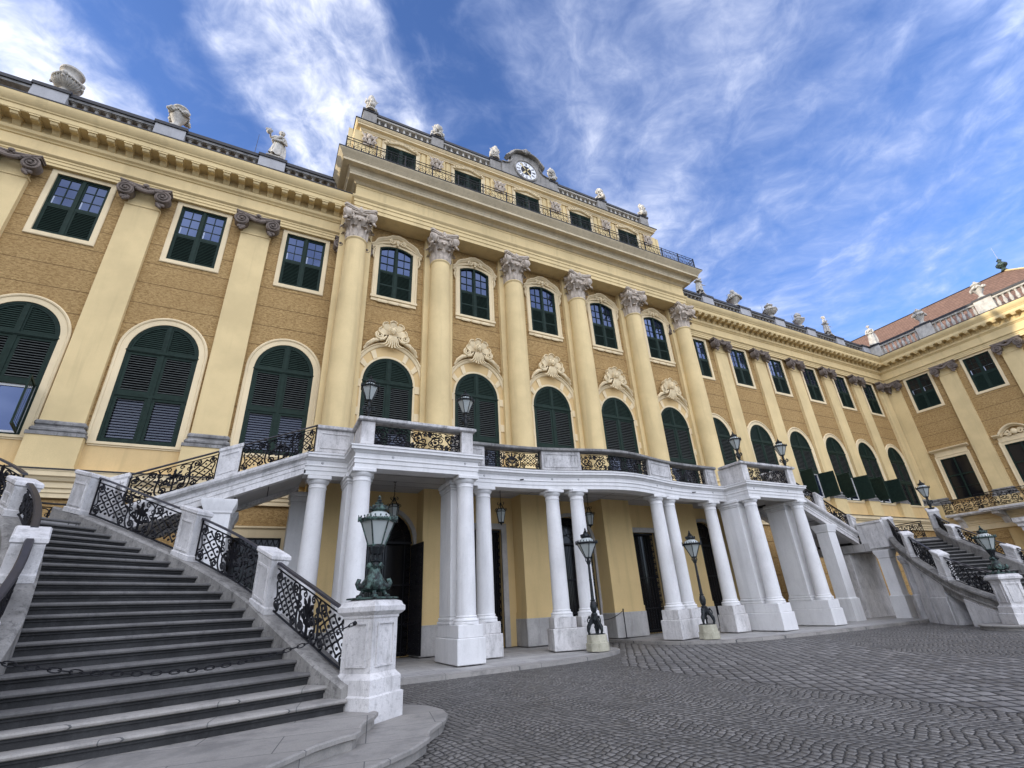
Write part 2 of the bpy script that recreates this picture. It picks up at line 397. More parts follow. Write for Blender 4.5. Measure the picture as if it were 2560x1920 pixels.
def make_upper_window(pane='glass', shut='green', curtain=True):
    f = MB(); hw, z0, z1, zt = .9, 15.98, 19.02, 17.42
    leaf_frame(f, -hw, hw, z0, z1, .02, .135, .06); f.box(-hw+.06, hw-.06, .025, .13, zt-.05, zt+.05); f.box(-.055, .055, .015, .13, z0+.06, z1-.06)
    for s in (-1, 1):
        a, b = sorted((s*.055, s*(hw-.06))); glazing(f, a, b, zt+.05, z1-.06, 2, 3, .06, .11, .032, .06)
    root = proto('window', f, 'green')
    t = MB(); prof = [(0,.02),(0,-.045),(-.05,-.06),(-.16,-.06),(-.16,.02)]
    mold(t, [(-hw-.0,z0),(hw,z0),(hw,z1+.0),(-hw,z1)], [(0,.02),(0,-.05),(-.17,-.06),(-.2,-.04),(-.2,.02)], True)
    sub('surround', t, 'cream_trim', root)
    g = MB(); g.add([(-hw+.03,.092,zt),(hw-.03,.092,zt),(hw-.03,.092,z1-.03),(-hw+.03,.092,z1-.03)], [(0,1,2,3)]); sub('pane', g, pane, root)
    q = MB()
    for s in (-1, 1):
        a, b = sorted((s*.13, s*(hw-.13))); q.box(a, b, .086, .0915, zt+.52, zt+.545); q.box(a, a+.05, .086, .0915, zt+.12, zt+.51)
    sub('inner_sash', q, 'curtain', root)
    for s in (-1, 1):
        a, b = sorted((s*.055, s*(hw-.055))); add_leaf(root, a, b, z0+.055, zt-.05, shut, y=.06, pitch=.078, w=.085, tilt=52, fr=.065)
    v = MB(); v.box(-hw+.02, hw-.02, .13, .16, z0, z1); sub('backing', v, 'darkvoid', root)
    return root

ARCH_Z = (7.68, 9.6, 11.45)
def arch_leaf_parts(root, hw, z0, zm, zs, rise, lower='closed', mid_tilt=38):
    f = MB(); n = 20; b = .085
    # fixed frame: jambs, arch ring, rails
    f.box(-hw, -hw+b, .0, .13, z0, zs).box(hw-b, hw, .0, .13, z0, zs).box(-hw+b, hw-b, .0, .13, z0, z0+.08)
    ring = [(hw*math.cos(PI*i/n), zs+rise*math.sin(PI*i/n)) for i in range(n+1)]
    mold(f, ring, [(0,0),(b,0),(b,.13),(0,.13)])
    f.box(-hw+b, hw-b, -.02, .12, zs-.07, zs+.07).box(-hw-.02, hw+.02, -.04, -.01, zs-.035, zs+.02)
    f.box(-.06, .06, -.01, .12, z0+.08, zs-.07).box(-.06, .06, -.01, .12, zs+.07, zs+rise-b)
    f.box(-hw+b, hw-b, -.012, .115, zm-.07, zm+.07)
    for s in (-1, 1):
        # quarter panels of the head
        q = MB(); k = 10; r2 = hw-b; z2 = rise-b
        def lim(z, x0, x1, s=s):
            t = min(1., max(0., (z-zs)/(z2-.03))); x = (r2-.05)*math.sqrt(max(0., 1-t*t))
            return (.11, max(.11, x)) if s > 0 else (-max(.11, x), -.11)
        arc = [(s*(r2-.0)*math.cos(PI/2*i/k), zs+z2*math.sin(PI/2*i/k)) for i in range(k+1)]
        if s < 0: arc = arc[::-1]
        mold(q, arc, [(0,.02),(.07,.02),(.07,.085),(0,.085)])
        a0, b0 = sorted((s*.06, s*.12)); q.box(a0, b0, .022, .083, zs+.07, zs+z2-.02)
        a0, b0 = sorted((s*.06, s*r2)); q.box(a0, b0, .024, .08, zs+.07, zs+.14)
        sh = sub('shutter', q, 'green', root)
        u = MB(); slats(u, 0, 1, zs+.14, zs+z2-.05, .055, .085, .075, 58, .012, lim); sub('louvre', u, 'green', sh)
        a0, b0 = sorted((s*.06, s*(hw-b)))
        add_leaf(root, a0, b0, zm+.07, zs-.07, 'louvre', y=.045, pitch=.098, w=.085, tilt=mid_tilt, fr=.10)
        op = lower == 'open' or (lower == 'half' and s > 0)
        if not op:
            add_leaf(root, a0, b0, z0+.08, zm-.07, 'louvre', y=.045, pitch=.105, w=.075, tilt=14, fr=.10)
            g = MB(); g.add([(a0,.122,z0+.1),(b0,.122,z0+.1),(b0,.122,zm-.1),(a0,.122,zm-.1)], [(0,1,2,3)]); sub('pane', g, 'darkpane', root)
        else:
            A, B = shutter_leaf(a0, b0, z0+.08, zm-.07, y=.045, pitch=.085, w=.09, tilt=66, fr=.08)
            hx = s*(hw-b); ang = s*R(100)
            A = swing(A, hx, .0, ang); B = swing(B, hx, .0, ang)
            o = sub('shutter', A, 'green', root); sub('louvre', B, 'green', o)
            w = MB(); leaf_frame(w, a0, b0, z0+.08, zm-.07, .06, .12, .09); sub('casement', w, 'whitewood', root)
            g = MB(); g.add([(a0,.10,z0+.1),(b0,.10,z0+.1),(b0,.10,zm-.07),(a0,.10,zm-.07)], [(0,1,2,3)]); sub('pane', g, 'glass', root)
    bk = MB(); poly = archpoly(0, hw-.01, z0, zs, rise-.01)
    bk.poly_ext(poly, lambda a, c, t: (a, .128+t, c), .03); sub('backing', bk, 'darkvoid', root)
    return f
def make_arch_window(lower='closed'):
    hw, (z0, zm, zs) = 1.19, ARCH_Z; rise = 1.33
    root = proto('window', MB().box(0,.01,.2,.21,z0,z0+.01), 'green')
    f = arch_leaf_parts(root, hw, z0, zm, zs, rise, lower); root.data = f.data('window', 'green')
    t = MB(); n = 24
    path = [(-hw,z0)] + [(-hw*math.cos(PI*i/n), zs+rise*math.sin(PI*i/n)) for i in range(n+1)] + [(hw,z0)]
    mold(t, path, [(0,.02),(0,-.03),(.05,-.035),(.20,-.035),(.22,-.07),(.27,-.085),(.31,-.06),(.31,.02)])
    sub('surround', t, 'cream_trim', root)
    s_ = MB(); s_.box(-hw-.22, hw+.22, -.10, .05, z0-.10, z0-.003).box(-hw-.2, hw+.2, -.06, .05, z0-.16, z0-.103); sub('sill', s_, 'cream_trim', root)
    return root

def acanthus(mb, c, ang, r0, h, w, out, z0, n=6):
    """one leaf standing on a bell: rows of five points with a raised rib and a curled tip"""
    ca, sa = math.cos(ang), math.sin(ang); rows = []
    for th in (0., .05):
        for i in range(n+1):
            t = i/n; zz = z0 + h*(math.sin(min(1., t*1.12)*PI/2) if t < .9 else 1-.18*(t-.9)/.1); rr = r0 + out*t**3 + th*.6
            ww = w*(1-.25*t+.25*math.sin(t*9)) * (1 if t < .86 else .6)
            row = []
            for k, q in enumerate((-1,-.5,0,.5,1)):
                d = rr + (.045 if k == 2 else (.0 if k in (1,3) else -.02)); tx = q*ww
                row.append((c[0]+ca*d-sa*tx, c[1]+sa*d+ca*tx, zz))
            rows.append(row)
    a, b = rows[:n+1], rows[n+1:]
    mb.loft(b, False, False); mb.loft(a, False, False)
def make_pilaster_capital():
    m = MB()
    # abacus with concave front and horned ends, z 0 = pilaster neck
    N = 12; top = []
    for i in range(N+1):
        x = -.93 + 1.86*i/N; y = -.30 - .17*(abs(x)/.93)**2
        top.append((x, y))
    poly = top + [(.93, .0), (-.93, .0)]
    m.poly_ext(poly, lambda a,b,t: (a,b,.80+t), .07)
    m.poly_ext([(x*.97, y*.93) for x,y in poly], lambda a,b,t: (a,b,.73+t), .07)
    for s in (-1, 1):
        c = (s*.66, .40)
        m.tube(spiral(c, .30, .05, 2.2, PI/2, 44, -.40, -.07, -s), [.05-.028*i/44 for i in range(45)], 6)
        dk = [(c[0]+.30*math.cos(2*PI*j/18), c[1]+.30*math.sin(2*PI*j/18)) for j in range(18)]
        m.poly_ext(dk, lambda a,b,t: (a,-.40+t,b), .36)
        m.sphere((c[0], -.46, c[1]), .065, 8, 5)
        m.tube([(s*.60,-.36,.70),(s*.35,-.36,.66),(s*.12,-.36,.60)], [.085,.07,.05], 7)
        for k in range(5): m.sphere((s*(.60+.05*math.sin(k*2.1)), -.25-.02*k, .10-.055*k), .12-.013*k, 7, 5, (1.05,1,.9))
        m.sphere((s*.72, -.30, .02), .09, 7, 5); m.sphere((s*.52, -.30, .06), .08, 7, 5)
    g = [(x, -.36-.05*math.cos(x*3), .66-.20*(1-(x/.42)**2)) for x in [(-.42+.84*i/10) for i in range(11)]]
    m.tube(g, [.055+.05*math.sin(PI*i/10) for i in range(11)], 8)
    for i in range(9): m.sphere((-.36+.09*i, -.43, .66-.22*(1-((-.36+.09*i)/.42)**2)), .06, 6, 4)
    m.sphere((0,-.44,.78), .10, 8, 5, (1.2,.8,.9)); m.sphere((-.09,-.42,.70), .06, 6, 4); m.sphere((.09,-.42,.70), .06, 6, 4)
    return proto('capital', m, 'capital')
def make_column_capital():
    m = MB()
    m.lathe([(.505,0),(.545,.02),(.545,.07),(.50,.09),(.44,.10),(.42,.6),(.47,.92),(.60,1.02),(.655,1.09),(.66,1.15),(.60,1.20),(.58,1.60)], (0,0), 24)
    for k in range(8): acanthus(m, (0,0), 2*PI*k/8+PI/8, .50, .56, .165, .27, .08)
    for k in range(8): acanthus(m, (0,0), 2*PI*k/8, .47, .92, .11, .34, .08)
    for k in range(18): m.sphere((.645*math.cos(2*PI*k/18), .645*math.sin(2*PI*k/18), 1.11), .07, 6, 4, (1,1,1.1))
    for k in range(4):
        a = PI/2*k; ca, sa = math.cos(a), math.sin(a); T = lambda x, y, z: (ca*x-sa*y, sa*x+ca*y, z)
        for s in (-1, 1):
            c = (s*.55, 1.30); yy = lambda x: -.60-.10*max(0., abs(x)-.35)/.4
            sp = spiral(c, .285, .045, 2.3, PI/2, 46, 0, 0, -s)
            m.tube([T(x, yy(x)-.07*i/46, z) for i, (x,_,z) in enumerate(sp)], [.048-.026*i/46 for i in range(47)], 6)
            m.poly_ext([(c[0]+.28*math.cos(2*PI*j/18), c[1]+.28*math.sin(2*PI*j/18)) for j in range(18)], lambda p,q,t: T(p, yy(p)+.03+t, q), .22)
            m.sphere(T(c[0], -.70, c[1]), .06, 7, 5)
            m.tube([T(s*.55,-.60,1.58), T(s*.30,-.57,1.52), T(s*.10,-.55,1.44)], [.05,.06,.05], 6)
            for q in range(3): m.sphere(T(s*(.66+.06*q), -.66-.03*q, .98-.09*q), .075-.015*q, 6, 4, (1,1,1.4))
        m.tube([T(-.45,-.585,1.50), T(0,-.60,1.44), T(.45,-.585,1.50)], [.05,.09,.05], 7)
        m.sphere(T(0,-.66,1.66), .12, 8, 5, (1.1,.8,1.3)); m.sphere(T(0,-.66,1.50), .10, 8, 5); m.sphere(T(-.11,-.63,1.60), .07, 6, 4); m.sphere(T(.11,-.63,1.60), .07, 6, 4); m.sphere(T(0,-.63,1.80), .08, 6, 4, (1,.8,1.3))
    N = 10; poly = []
    for k in range(4):
        a = PI/4+PI/2*k; ra = 1.10; A = Vector((ra*math.cos(a-.07), ra*math.sin(a-.07))); B = Vector((ra*math.cos(a+.07), ra*math.sin(a+.07)))
        C = Vector((ra*math.cos(a+PI/2-.07), ra*math.sin(a+PI/2-.07))); poly.append(tuple(A))
        for i in range(N):
            t = i/N; p = B.lerp(C, t); mid = Vector((math.cos(a+PI/4), math.sin(a+PI/4))); poly.append(tuple(p - mid*.20*math.sin(PI*t)**1.2))
    m.poly_ext([(x*.94,y*.94) for x,y in poly], lambda a,b,t: (a,b,1.60+t), .07)
    m.poly_ext(poly, lambda a,b,t: (a,b,1.672+t), .11)
    return proto('capital', m, 'capital_pale', 50)

def make_shell_mask():
    m = MB(); L = 5; N = 60; a0, a1 = R(-15), R(195)
    rows = []
    for j in range(8):
        r = j/7; row = []
        for i in range(N+1):
            t = i/N; a = a0+(a1-a0)*t; lobe = abs(math.sin(L*PI*t)); p = .80*(.74+.26*lobe**.6)
            y = -.14-.16*r - .10*r*lobe**.5*(1 if r < .9 else .4)
            row.append((p*r*math.cos(a), y, p*r*math.sin(a)))
        rows.append(row)
    rim = [(x*1.02, y+.10, z*1.02) for x,y,z in rows[-1]]; back = [(x*.98, -.0, z*.98) for x,y,z in rows[-1]]
    m.loft(rows+[rim, back], False, False)
    for q in range(L):                              # rolled lips of the lobes
        pts = []
        for i in range(9):
            t = (q+.1+.8*i/8)/L; a = a0+(a1-a0)*t; lobe = abs(math.sin(L*PI*t)); p = .80*(.74+.26*lobe**.6); pts.append((p*math.cos(a), -.40, p*math.sin(a)))
        m.tube(pts, .038, 6)
    m.sphere((0,-.44,.10), .185, 14, 11, (.84,.85,1.2)); m.sphere((0,-.60,.09), .032, 6, 5, (.8,1,1.7)); m.sphere((0,-.57,-.01), .045, 6, 4, (1.2,.7,.45)); m.sphere((0,-.54,-.09), .055, 6, 4)
    for s in (-1, 1):
        m.sphere((s*.072,-.565,.145), .028, 6, 4, (1.3,.7,.6)); m.sphere((s*.085,-.54,.05), .05, 6, 4)
        m.tube([(s*.04,-.50,.32),(s*.15,-.50,.26),(s*.20,-.44,.10),(s*.18,-.40,-.08)], [.06,.075,.06,.03], 6)
        sp = spiral((s*.70,-.22), .25, .04, 2.0, PI*.6 if s > 0 else PI*.4, 40, -.26, -.10, -s)
        m.tube(sp, [.085-.05*i/40 for i in range(41)], 7)
        m.poly_ext([(s*.70+.2*math.cos(2*PI*j/16), -.22+.2*math.sin(2*PI*j/16)) for j in range(16)], lambda a,b,t: (a,-.16+t,b), .16)
        m.tube([(s*.70,-.26,-.47),(s*.48,-.30,-.42),(s*.32,-.32,-.20)], [.09,.08,.05], 7)
        m.tube([(s*.72,-.20,-.46),(s*.98,-.18,-.52),(s*1.30,-.14,-.80),(s*1.5,-.12,-1.15)], [.10,.13,.11,.05], 7)
        for q in range(4): m.tube([(s*(.95+.12*q),-.26,-.46-.10*q),(s*(1.08+.12*q),-.27,-.60-.12*q)], [.05,.02], 5)
    for k in range(7):
        t = k-3; m.tube([(t*.055,-.36,-.16),(t*.09,-.38,-.42),(t*.115,-.30,-.64-.03*(3-abs(t))),(t*.17,-.30,-.76-.05*(3-abs(t))),(t*.22,-.36,-.80-.04*(3-abs(t)))], [.05,.055,.045,.04,.02], 6)
    return proto('shell_mask', m, 'cream_trim', 60)

def make_main_arch():
    hw, (z0, zm, zs) = 1.19, ARCH_Z; rise = 1.33; z0 = 6.6
    root = proto('window', MB().box(0,.01,.2,.21,z0,z0+.01), 'green')
    f = arch_leaf_parts(root, hw, z0, 9.2, zs, rise, 'closed'); root.data = f.data('window', 'green')
    t = MB(); n = 24
    path = [(-hw,z0)] + [(-hw*math.cos(PI*i/n), zs+rise*math.sin(PI*i/n)) for i in range(n+1)] + [(hw,z0)]
    mold(t, path, [(0,.02),(0,-.02),(.05,-.03),(.10,-.02),(.10,.02)])
    hb, rb = 1.60, 2.0
    out = [(-hb,z0)] + [(-hb*math.cos(PI*i/n), zs+rb*math.sin(PI*i/n)**.9) for i in range(n+1)] + [(hb,z0)]
    mold(t, out, [(-.06,.02),(-.06,-.05),(0,-.09),(.06,-.09),(.09,-.15),(.14,-.15),(.16,-.10),(.16,.02)])
    for s in (-1, 1):                                   # blocks across the archivolt and down the jambs
        for a in (32, 58):
            ca, sa = math.cos(R(a)), math.sin(R(a)); p = []
            for da, k in ((-4.5,0),(4.5,0),(4.5,1),(-4.5,1)):
                c2, s2 = math.cos(R(a+da)), math.sin(R(a+da)); r1 = (hw+.09, rise+.09) if not k else (hb-.05, rb-.08)
                p.append((s*r1[0]*c2, zs+r1[1]*s2))
            t.poly_ext(p, lambda a_,b_,q: (a_, -.055+q, b_), .07)
        for z in (11.1, 9.7, 8.3): a, b = sorted((s*(hw+.09), s*(hb-.05))); t.box(a, b, -.055, .015, z, z+.38)
    sub('surround', t, 'cream_trim', root)
    b = MB(); inner = [(-hw-.08,z0)] + [(-(hw+.08)*math.cos(PI*i/n), zs+(rise+.08)*math.sin(PI*i/n)) for i in range(n+1)] + [(hw+.08,z0)]
    rows = [[(x,-.012,z) for x,z in inner], [(x,-.012,z) for x,z in out]]; b.loft(rows, False, False); sub('archivolt', b, 'dado', root)
    k = make_shell_mask(); PROTO.remove(k); k.parent = root; k.location = (0,-.08,13.98); k.scale = (.86,.86,.86)
    return root

def make_main_window():
    hw, z0, zs, rs, zt = .9, 16.22, 19.36, .26, 17.9
    f = MB(); n = 12
    f.box(-hw,-hw+.07,.0,.13,z0,zs).box(hw-.07,hw,.0,.13,z0,zs).box(-hw+.07,hw-.07,.0,.13,z0,z0+.07)
    arc = [(hw*(1-2*i/n), zs+rs*(1-(1-2*i/n)**2)) for i in range(n+1)]
    mold(f, arc, [(0,0),(.075,0),(.075,.13),(0,.13)])
    f.box(-hw+.07, hw-.07, .005, .125, zt-.05, zt+.05).box(-.06, .06, -.005, .125, z0+.07, zs+rs-.08)
    for s in (-1, 1):
        a, b = sorted((s*.06, s*(hw-.07)))
        for i in (1,): x = a+(b-a)*.5; f.box(x-.016, x+.016, .06, .10, zt+.05, zs+rs*.72)
        for i in (1, 2): z = zt+.05+(zs-zt)*i/3*1.02; f.box(a, b, .064, .096, z-.016, z+.016)
        f.box(a,a+.045,.055,.105,zt+.05,zs+.06).box(b-.045,b,.055,.105,zt+.05,zs+.06)
    root = proto('window', f, 'green')
    g = MB(); g.poly_ext([(-hw+.02,zt),(hw-.02,zt)] + [(x*.97,z-.02) for x,z in arc], lambda a,b,t: (a,.10+t,b), .02); sub('pane', g, 'glass', root)
    for s in (-1, 1):
        a, b = sorted((s*.06, s*(hw-.07))); add_leaf(root, a, b, z0+.07, zt-.05, 'green', y=.05, pitch=.078, w=.085, tilt=52, fr=.065, mid=17.05)
    v = MB(); v.poly_ext(segpoly(0, hw-.01, z0, zs, rs), lambda a,b,t: (a,.13+t,b), .02); sub('backing', v, 'darkvoid', root)
    t = MB(); path = [(-hw,z0),(-hw,zs)] + arc[::-1][1:-1] + [(hw,zs),(hw,z0)]
    mold(t, path, [(0,.02),(0,-.04),(.05,-.05),(.16,-.05),(.18,-.09),(.24,-.10),(.28,-.06),(.28,.02)])
    t.box(-hw-.30, hw+.30, -.13, .02, z0-.13, z0-.002).box(-hw-.26, hw+.26, -.07, .02, z0-.30, z0-.132)
    for x0, x1 in ((-.85,-.35),(-.25,.25),(.35,.85)): t.bevbox(x0, x1, -.105, -.06, z0-.36, z0-.18, .02)
    # arched hood with ears
    hood = [(-1.34,19.30),(-1.16,19.42),(-1.02,19.72),(-.80,19.86),(-.55,19.96),(-.30,20.14),(0,20.22),(.30,20.14),(.55,19.96),(.80,19.86),(1.02,19.72),(1.16,19.42),(1.34,19.30)]
    mold(t, hood, [(-.06,.02),(-.06,-.10),(0,-.15),(.04,-.22),(.09,-.22),(.11,-.12),(.11,.02)])
    t.poly_ext([(-1.15,19.30)]+hood[1:-1]+[(1.15,19.30),(.9,19.5),(0,19.75),(-.9,19.5)], lambda a,b,q: (a,-.045+q,b), .06)
    for s in (-1, 1):
        t.tube(spiral((s*1.22,19.22), .13, .03, 1.6, PI/2, 22, -.10, -.03, -s), .035, 6)
        t.tube([(s*1.22,-.09,19.1),(s*1.26,-.08,18.85),(s*1.20,-.07,18.6)], [.05,.06,.02], 6)
        t.tube(spiral((s*.28,19.86), .17, .03, 1.5, R(100), 22, -.12, -.04, -s), [.05-.02*i/22 for i in range(23)], 6)
        t.tube([(s*.36,-.1,19.78),(s*.58,-.1,19.70),(s*.82,-.07,19.62)], [.06,.05,.015], 6)
    t.sphere((0,-.13,19.88), .12, 8, 6, (1,.8,1.3)); t.sphere((0,-.12,19.70), .08, 7, 5)
    sub('surround', t, 'cream_trim', root, 50)
    return root

def make_attic_window():
    hw, z0, z1 = .97, 25.0, 28.32
    f = MB(); leaf_frame(f, -hw, hw, z0, z1, .0, .13, .06); f.box(-.05,.05,-.005,.12,z0+.06,z1-.06)
    root = proto('window', f, 'green')
    for s in (-1, 1):
        a, b = sorted((s*.05, s*(hw-.06))); add_leaf(root, a, b, z0+.06, z1-.06, 'green', y=.05, pitch=.075, w=.08, tilt=62, fr=.07, mid=27.)
    v = MB(); v.box(-hw+.01, hw-.01, .13, .15, z0, z1); sub('backing', v, 'darkvoid', root)
    t = MB(); mold(t, [(-hw,z0),(-hw,z1),(hw,z1),(hw,z0)], [(0,.02),(0,-.05),(.2,-.05),(.24,-.09),(.24,.02)])
    cr = [(-1.0,28.50),(-.6,28.60),(-.25,28.72),(0,28.76),(.25,28.72),(.6,28.60),(1.0,28.50)]
    t.tube([(x,-.12,z-.10) for x,z in cr], [.05,.09,.10,.12,.10,.09,.05], 7)
    for i in range(11): x = -.9+.18*i; t.sphere((x, -.16, 28.42+.22*(1-(x/1.)**2)+.03*math.sin(i*2.3)), .085, 6, 4)
    t.tube(spiral((-.95,28.44), .14, .03, 1.5, 0, 20, -.10, -.03, 1), .04, 6); t.tube(spiral((.95,28.44), .14, .03, 1.5, PI, 20, -.10, -.03, -1), .04, 6)
    sub('surround', t, 'cream_trim', root, 50); return root
def make_trophy():
    m = MB(); rnd = random.Random(3)
    m.box(-.40,.40,-.10,.0,-.55,.55)
    m.sphere((0,-.2,.18), .24, 10, 7, (1,.8,1.1)); m.sphere((0,-.36,.14), .08, 6, 5)
    for s in (-1,1):
        m.tube([(s*.10,-.15,-.45),(s*.30,-.18,.0),(s*.52,-.14,.50)], [.05,.04,.07], 6); m.tube(spiral((s*.36,-.20), .17, .03, 1.5, 0, 20, -.16, -.03, s), .045, 6)
        for k in range(6): m.sphere((s*rnd.uniform(.1,.46), -.16, rnd.uniform(-.5,.45)), rnd.uniform(.07,.12), 6, 4)
    m.tube([(0,-.2,-.1),(.02,-.22,-.35),(0,-.16,-.6)], [.13,.10,.03], 7)
    return proto('trophy_relief', m, 'capital_pale', 50)

def make_modillion():
    m = MB(); pts = [(0,0),(.0,.06),(.03,.10),(-.03,.14),(.0,.24)]
    prof = [(-.02,.36),(-.62,.36),(-.62,.27),(-.58,.20),(-.50,.17),(-.40,.21),(-.28,.20),(-.20,.10),(-.12,.0),(-.02,-.04)]
    m.poly_ext(prof, lambda a,b,t: (-.13+t, a, b), .26)
    m.box(-.17,.17,-.66,-.02,.30,.37)
    return proto('modillion', m, 'cream')
def make_baluster(mat='greystone', h=1.0):
    m = MB(); k = h
    m.sqlathe([(.125,0),(.125,.09*k)]); m.lathe([(.075,.09*k),(.10,.13*k),(.065,.17*k),(.10,.30*k),(.135,.42*k),(.125,.52*k),(.075,.70*k),(.06,.80*k),(.085,.84*k),(.085,.88*k),(.10,.90*k)], (0,0), 12)
    m.sqlathe([(.125,.90*k),(.125,1.*k)]); return proto('baluster', m, mat)
M['clockwhite'] = painted('enamel_clock_white', (.66, .67, .68), .4, .03); M['gilt'] = painted('gilt_clock_hand', (.55, .45, .22), .35, .1)
M['darkpane'] = glass('grey_window_glass', (.075, .085, .11), .12, .7, .5)  # greyer glass behind the closed lower louvres
# ------------------------------------------------------------------ prototypes
W_UP = make_upper_window(); W_UPS = make_upper_window('glass', 'slateshut') if 'slateshut' in M else None
W_ARCH = make_arch_window('closed'); W_OPEN = make_arch_window('open')
W_MARCH = make_main_arch(); W_MAIN = make_main_window(); W_ATTIC = make_attic_window()
CAP_P = make_pilaster_capital(); CAP_C = make_column_capital(); TROPHY = make_trophy(); MODIL = make_modillion()
BAL = make_baluster('oldstone', 1.2)

def make_pilaster():
    m = MB(); m.box(-.615,.615,-.2,.02,8.23,18.30).box(-.56,.56,-.17,.02,18.30,19.22); m.bevbox(-.65,.65,-.235,.02,18.22,18.31,.02)
    p = proto('pilaster', m, 'cream')
    b = MB(); b.bevbox(-.70,.70,-.29,.02,8.05,8.235,.05); b.bevbox(-.66,.66,-.25,.02,7.98,8.052,.01); b.bevbox(-.76,.76,-.35,.02,7.80,7.985,.06); b.box(-.80,.80,-.38,.02,7.68,7.802)
    sub('base', b, 'coping', p)
    d = MB(); d.box(-.77,.77,-.35,.02,6.5,7.682).box(-.80,.80,-.375,.02,6.5,6.62); sub('pedestal', d, 'cream', p)
    c = copy_tree(CAP_P, p, (0,-.17,18.34)); return p
PIL = make_pilaster(); PROTO.append(PIL) if PIL not in PROTO else None

WING_PROF = [(0,19.2),(0,19.33),(.03,19.34),(.03,19.48),(.06,19.49),(.06,19.58),(.10,19.60),(.15,19.66),(.15,19.72),(.02,19.74),
             (.02,20.32),(.07,20.34),(.10,20.40),(.18,20.46),(.21,20.54),(.21,20.60),(.10,20.62),(.10,21.0),(.70,21.0),(.70,21.02),(.72,21.03),(.72,21.26),(.76,21.28),(.78,21.34),
             (.84,21.40),(.92,21.56),(.95,21.66),(.95,21.74),(-.3,21.78),(-.3,19.2)]
STR_PROF = [(-.2,5.64),(.02,5.64),(.02,5.78),(.06,5.80),(.06,5.92),(.12,5.95),(.12,6.12),(.2,6.16),(.26,6.26),(.32,6.30),(.32,6.44),(.34,6.46),(.34,6.50),(-.2,6.53)]
BIG_PROF = [(0,20.6),(0,20.82),(.035,20.83),(.035,21.06),(.07,21.07),(.07,21.22),(.12,21.26),(.17,21.34),(.17,21.40),(.02,21.42),
            (.02,22.12),(.045,22.13),(.045,22.17),(.03,22.18),(.03,22.26),(.08,22.28),(.14,22.34),(.20,22.39),(.275,22.41),(.275,22.43),(.47,22.43),(.47,22.56),(.49,22.58),(.49,22.68),(.53,22.72),(.585,22.80),(.585,22.84),
            (.90,22.83),(.90,22.99),(.93,23.0),(.93,23.03),(.98,23.07),(1.06,23.19),(1.15,23.27),(1.17,23.30),(1.17,23.35),(-2.2,23.38),(-2.2,20.6)]
ATT_PROF = [(d, 28.62+(z-28.75)*.72) for d, z in [(0,28.75),(.03,28.76),(.03,28.86),(.06,28.88),(.10,28.98),(.10,29.06),(.30,29.12),(.30,29.26),(.34,29.28),(.42,29.42),(.42,29.5),(-.6,29.54),(-.6,28.75)]]
X0R, X1R = 1.80, 24.96         # risalit entablature ends

PAL = world_thing('palace', 'long yellow baroque palace front with six tall columns, green shuttered windows and a clock gable', 'palace', (AX, 21., 0.))
def FM(y0): return lambda u, d, z: (u, y0 + d, z)

WL = [-.13 - 4.41*k for k in range(5)]; WR = [26.80 + 4.41*k for k in range(6)]
PL = [2.07 - 4.41*k for k in range(6)]; PR = [24.65 + 4.41*k for k in range(6)] + [51.05]
LX = -25.24
def wing_holes(us): return [rect(u,.9,15.98,19.02) for u in us] + [archpoly(u,1.19,7.68,11.45,1.33) for u in us]
for nm, a, b, us in (('wall', LX, 1.9, WL), ('wall', 24.86, 52.0, WR)):
    m = MB(); wall_holes(m, FM(21.), a, b, 7.62, 19.3, wing_holes(us)); wput(nm, m, 'brown', PAL)
    m = MB(); m.add([FM(20.97)(a,0,6.4),FM(20.97)(b,0,6.4),FM(20.97)(b,0,7.62),FM(20.97)(a,0,7.62)], [(0,1,2,3)]); wput('dado', m, 'dado', PAL)
    m = MB(); m.box(a, b, 21., 21.3, 0, 5.7); 
    wput('ground_storey_wall', m, 'brown', PAL)
for i, u in enumerate(WL[:4]):
    part_at(W_UP, PAL, (u, 21., 0)); part_at(W_OPEN if i == 2 else W_ARCH, PAL, (u, 21., 0))
for i, u in enumerate(WR):
    part_at(W_UP, PAL, (u, 21., 0)); part_at(W_OPEN if i in (2,3,4) else W_ARCH, PAL, (u, 21., 0))
for u in PL[:5] + PR: part_at(PIL, PAL, (u, 21., 0))
# ground storey windows seen under the stairs
def make_lattice_door():
    m = MB(); mold(m, [(-.87,.16),(-.87,4.45),(.87,4.45),(.87,.16)], [(0,.02),(0,-.05),(.10,-.06),(.30,-.06),(.36,-.11),(.42,-.10),(.42,.02)])
    p = proto('door_surround', m, 'cream_trim')
    g = MB(); g.box(-.87,.87,-.01,.01,.16,4.45); sub('pane', g, 'darkglass', p)
    b = MB(); leaf_frame(b, -.87,.87,.16,4.45,-.05,-.012,.07); b.box(-.87,.87,-.05,-.015,3.78,3.86)
    for i in range(8):
        for s in (-1,1): x = -.8+.2*i; b.tube([(x,-.035,3.86),(x+.2*1,-.035,4.38)] if s > 0 else [(x+.2,-.035,3.86),(x,-.035,4.38)], .014, 4)
    for i in range(8): b.tube([(-.75+.21*i,-.035,.2),(-.75+.21*i,-.035,3.8)], .013, 4)
    sub('grille', b, 'iron', p); return p
LDOOR = make_lattice_door()
for u in (WL[0], WL[1], WR[0], WR[1]): part_at(LDOOR, PAL, (u, 21., 0))

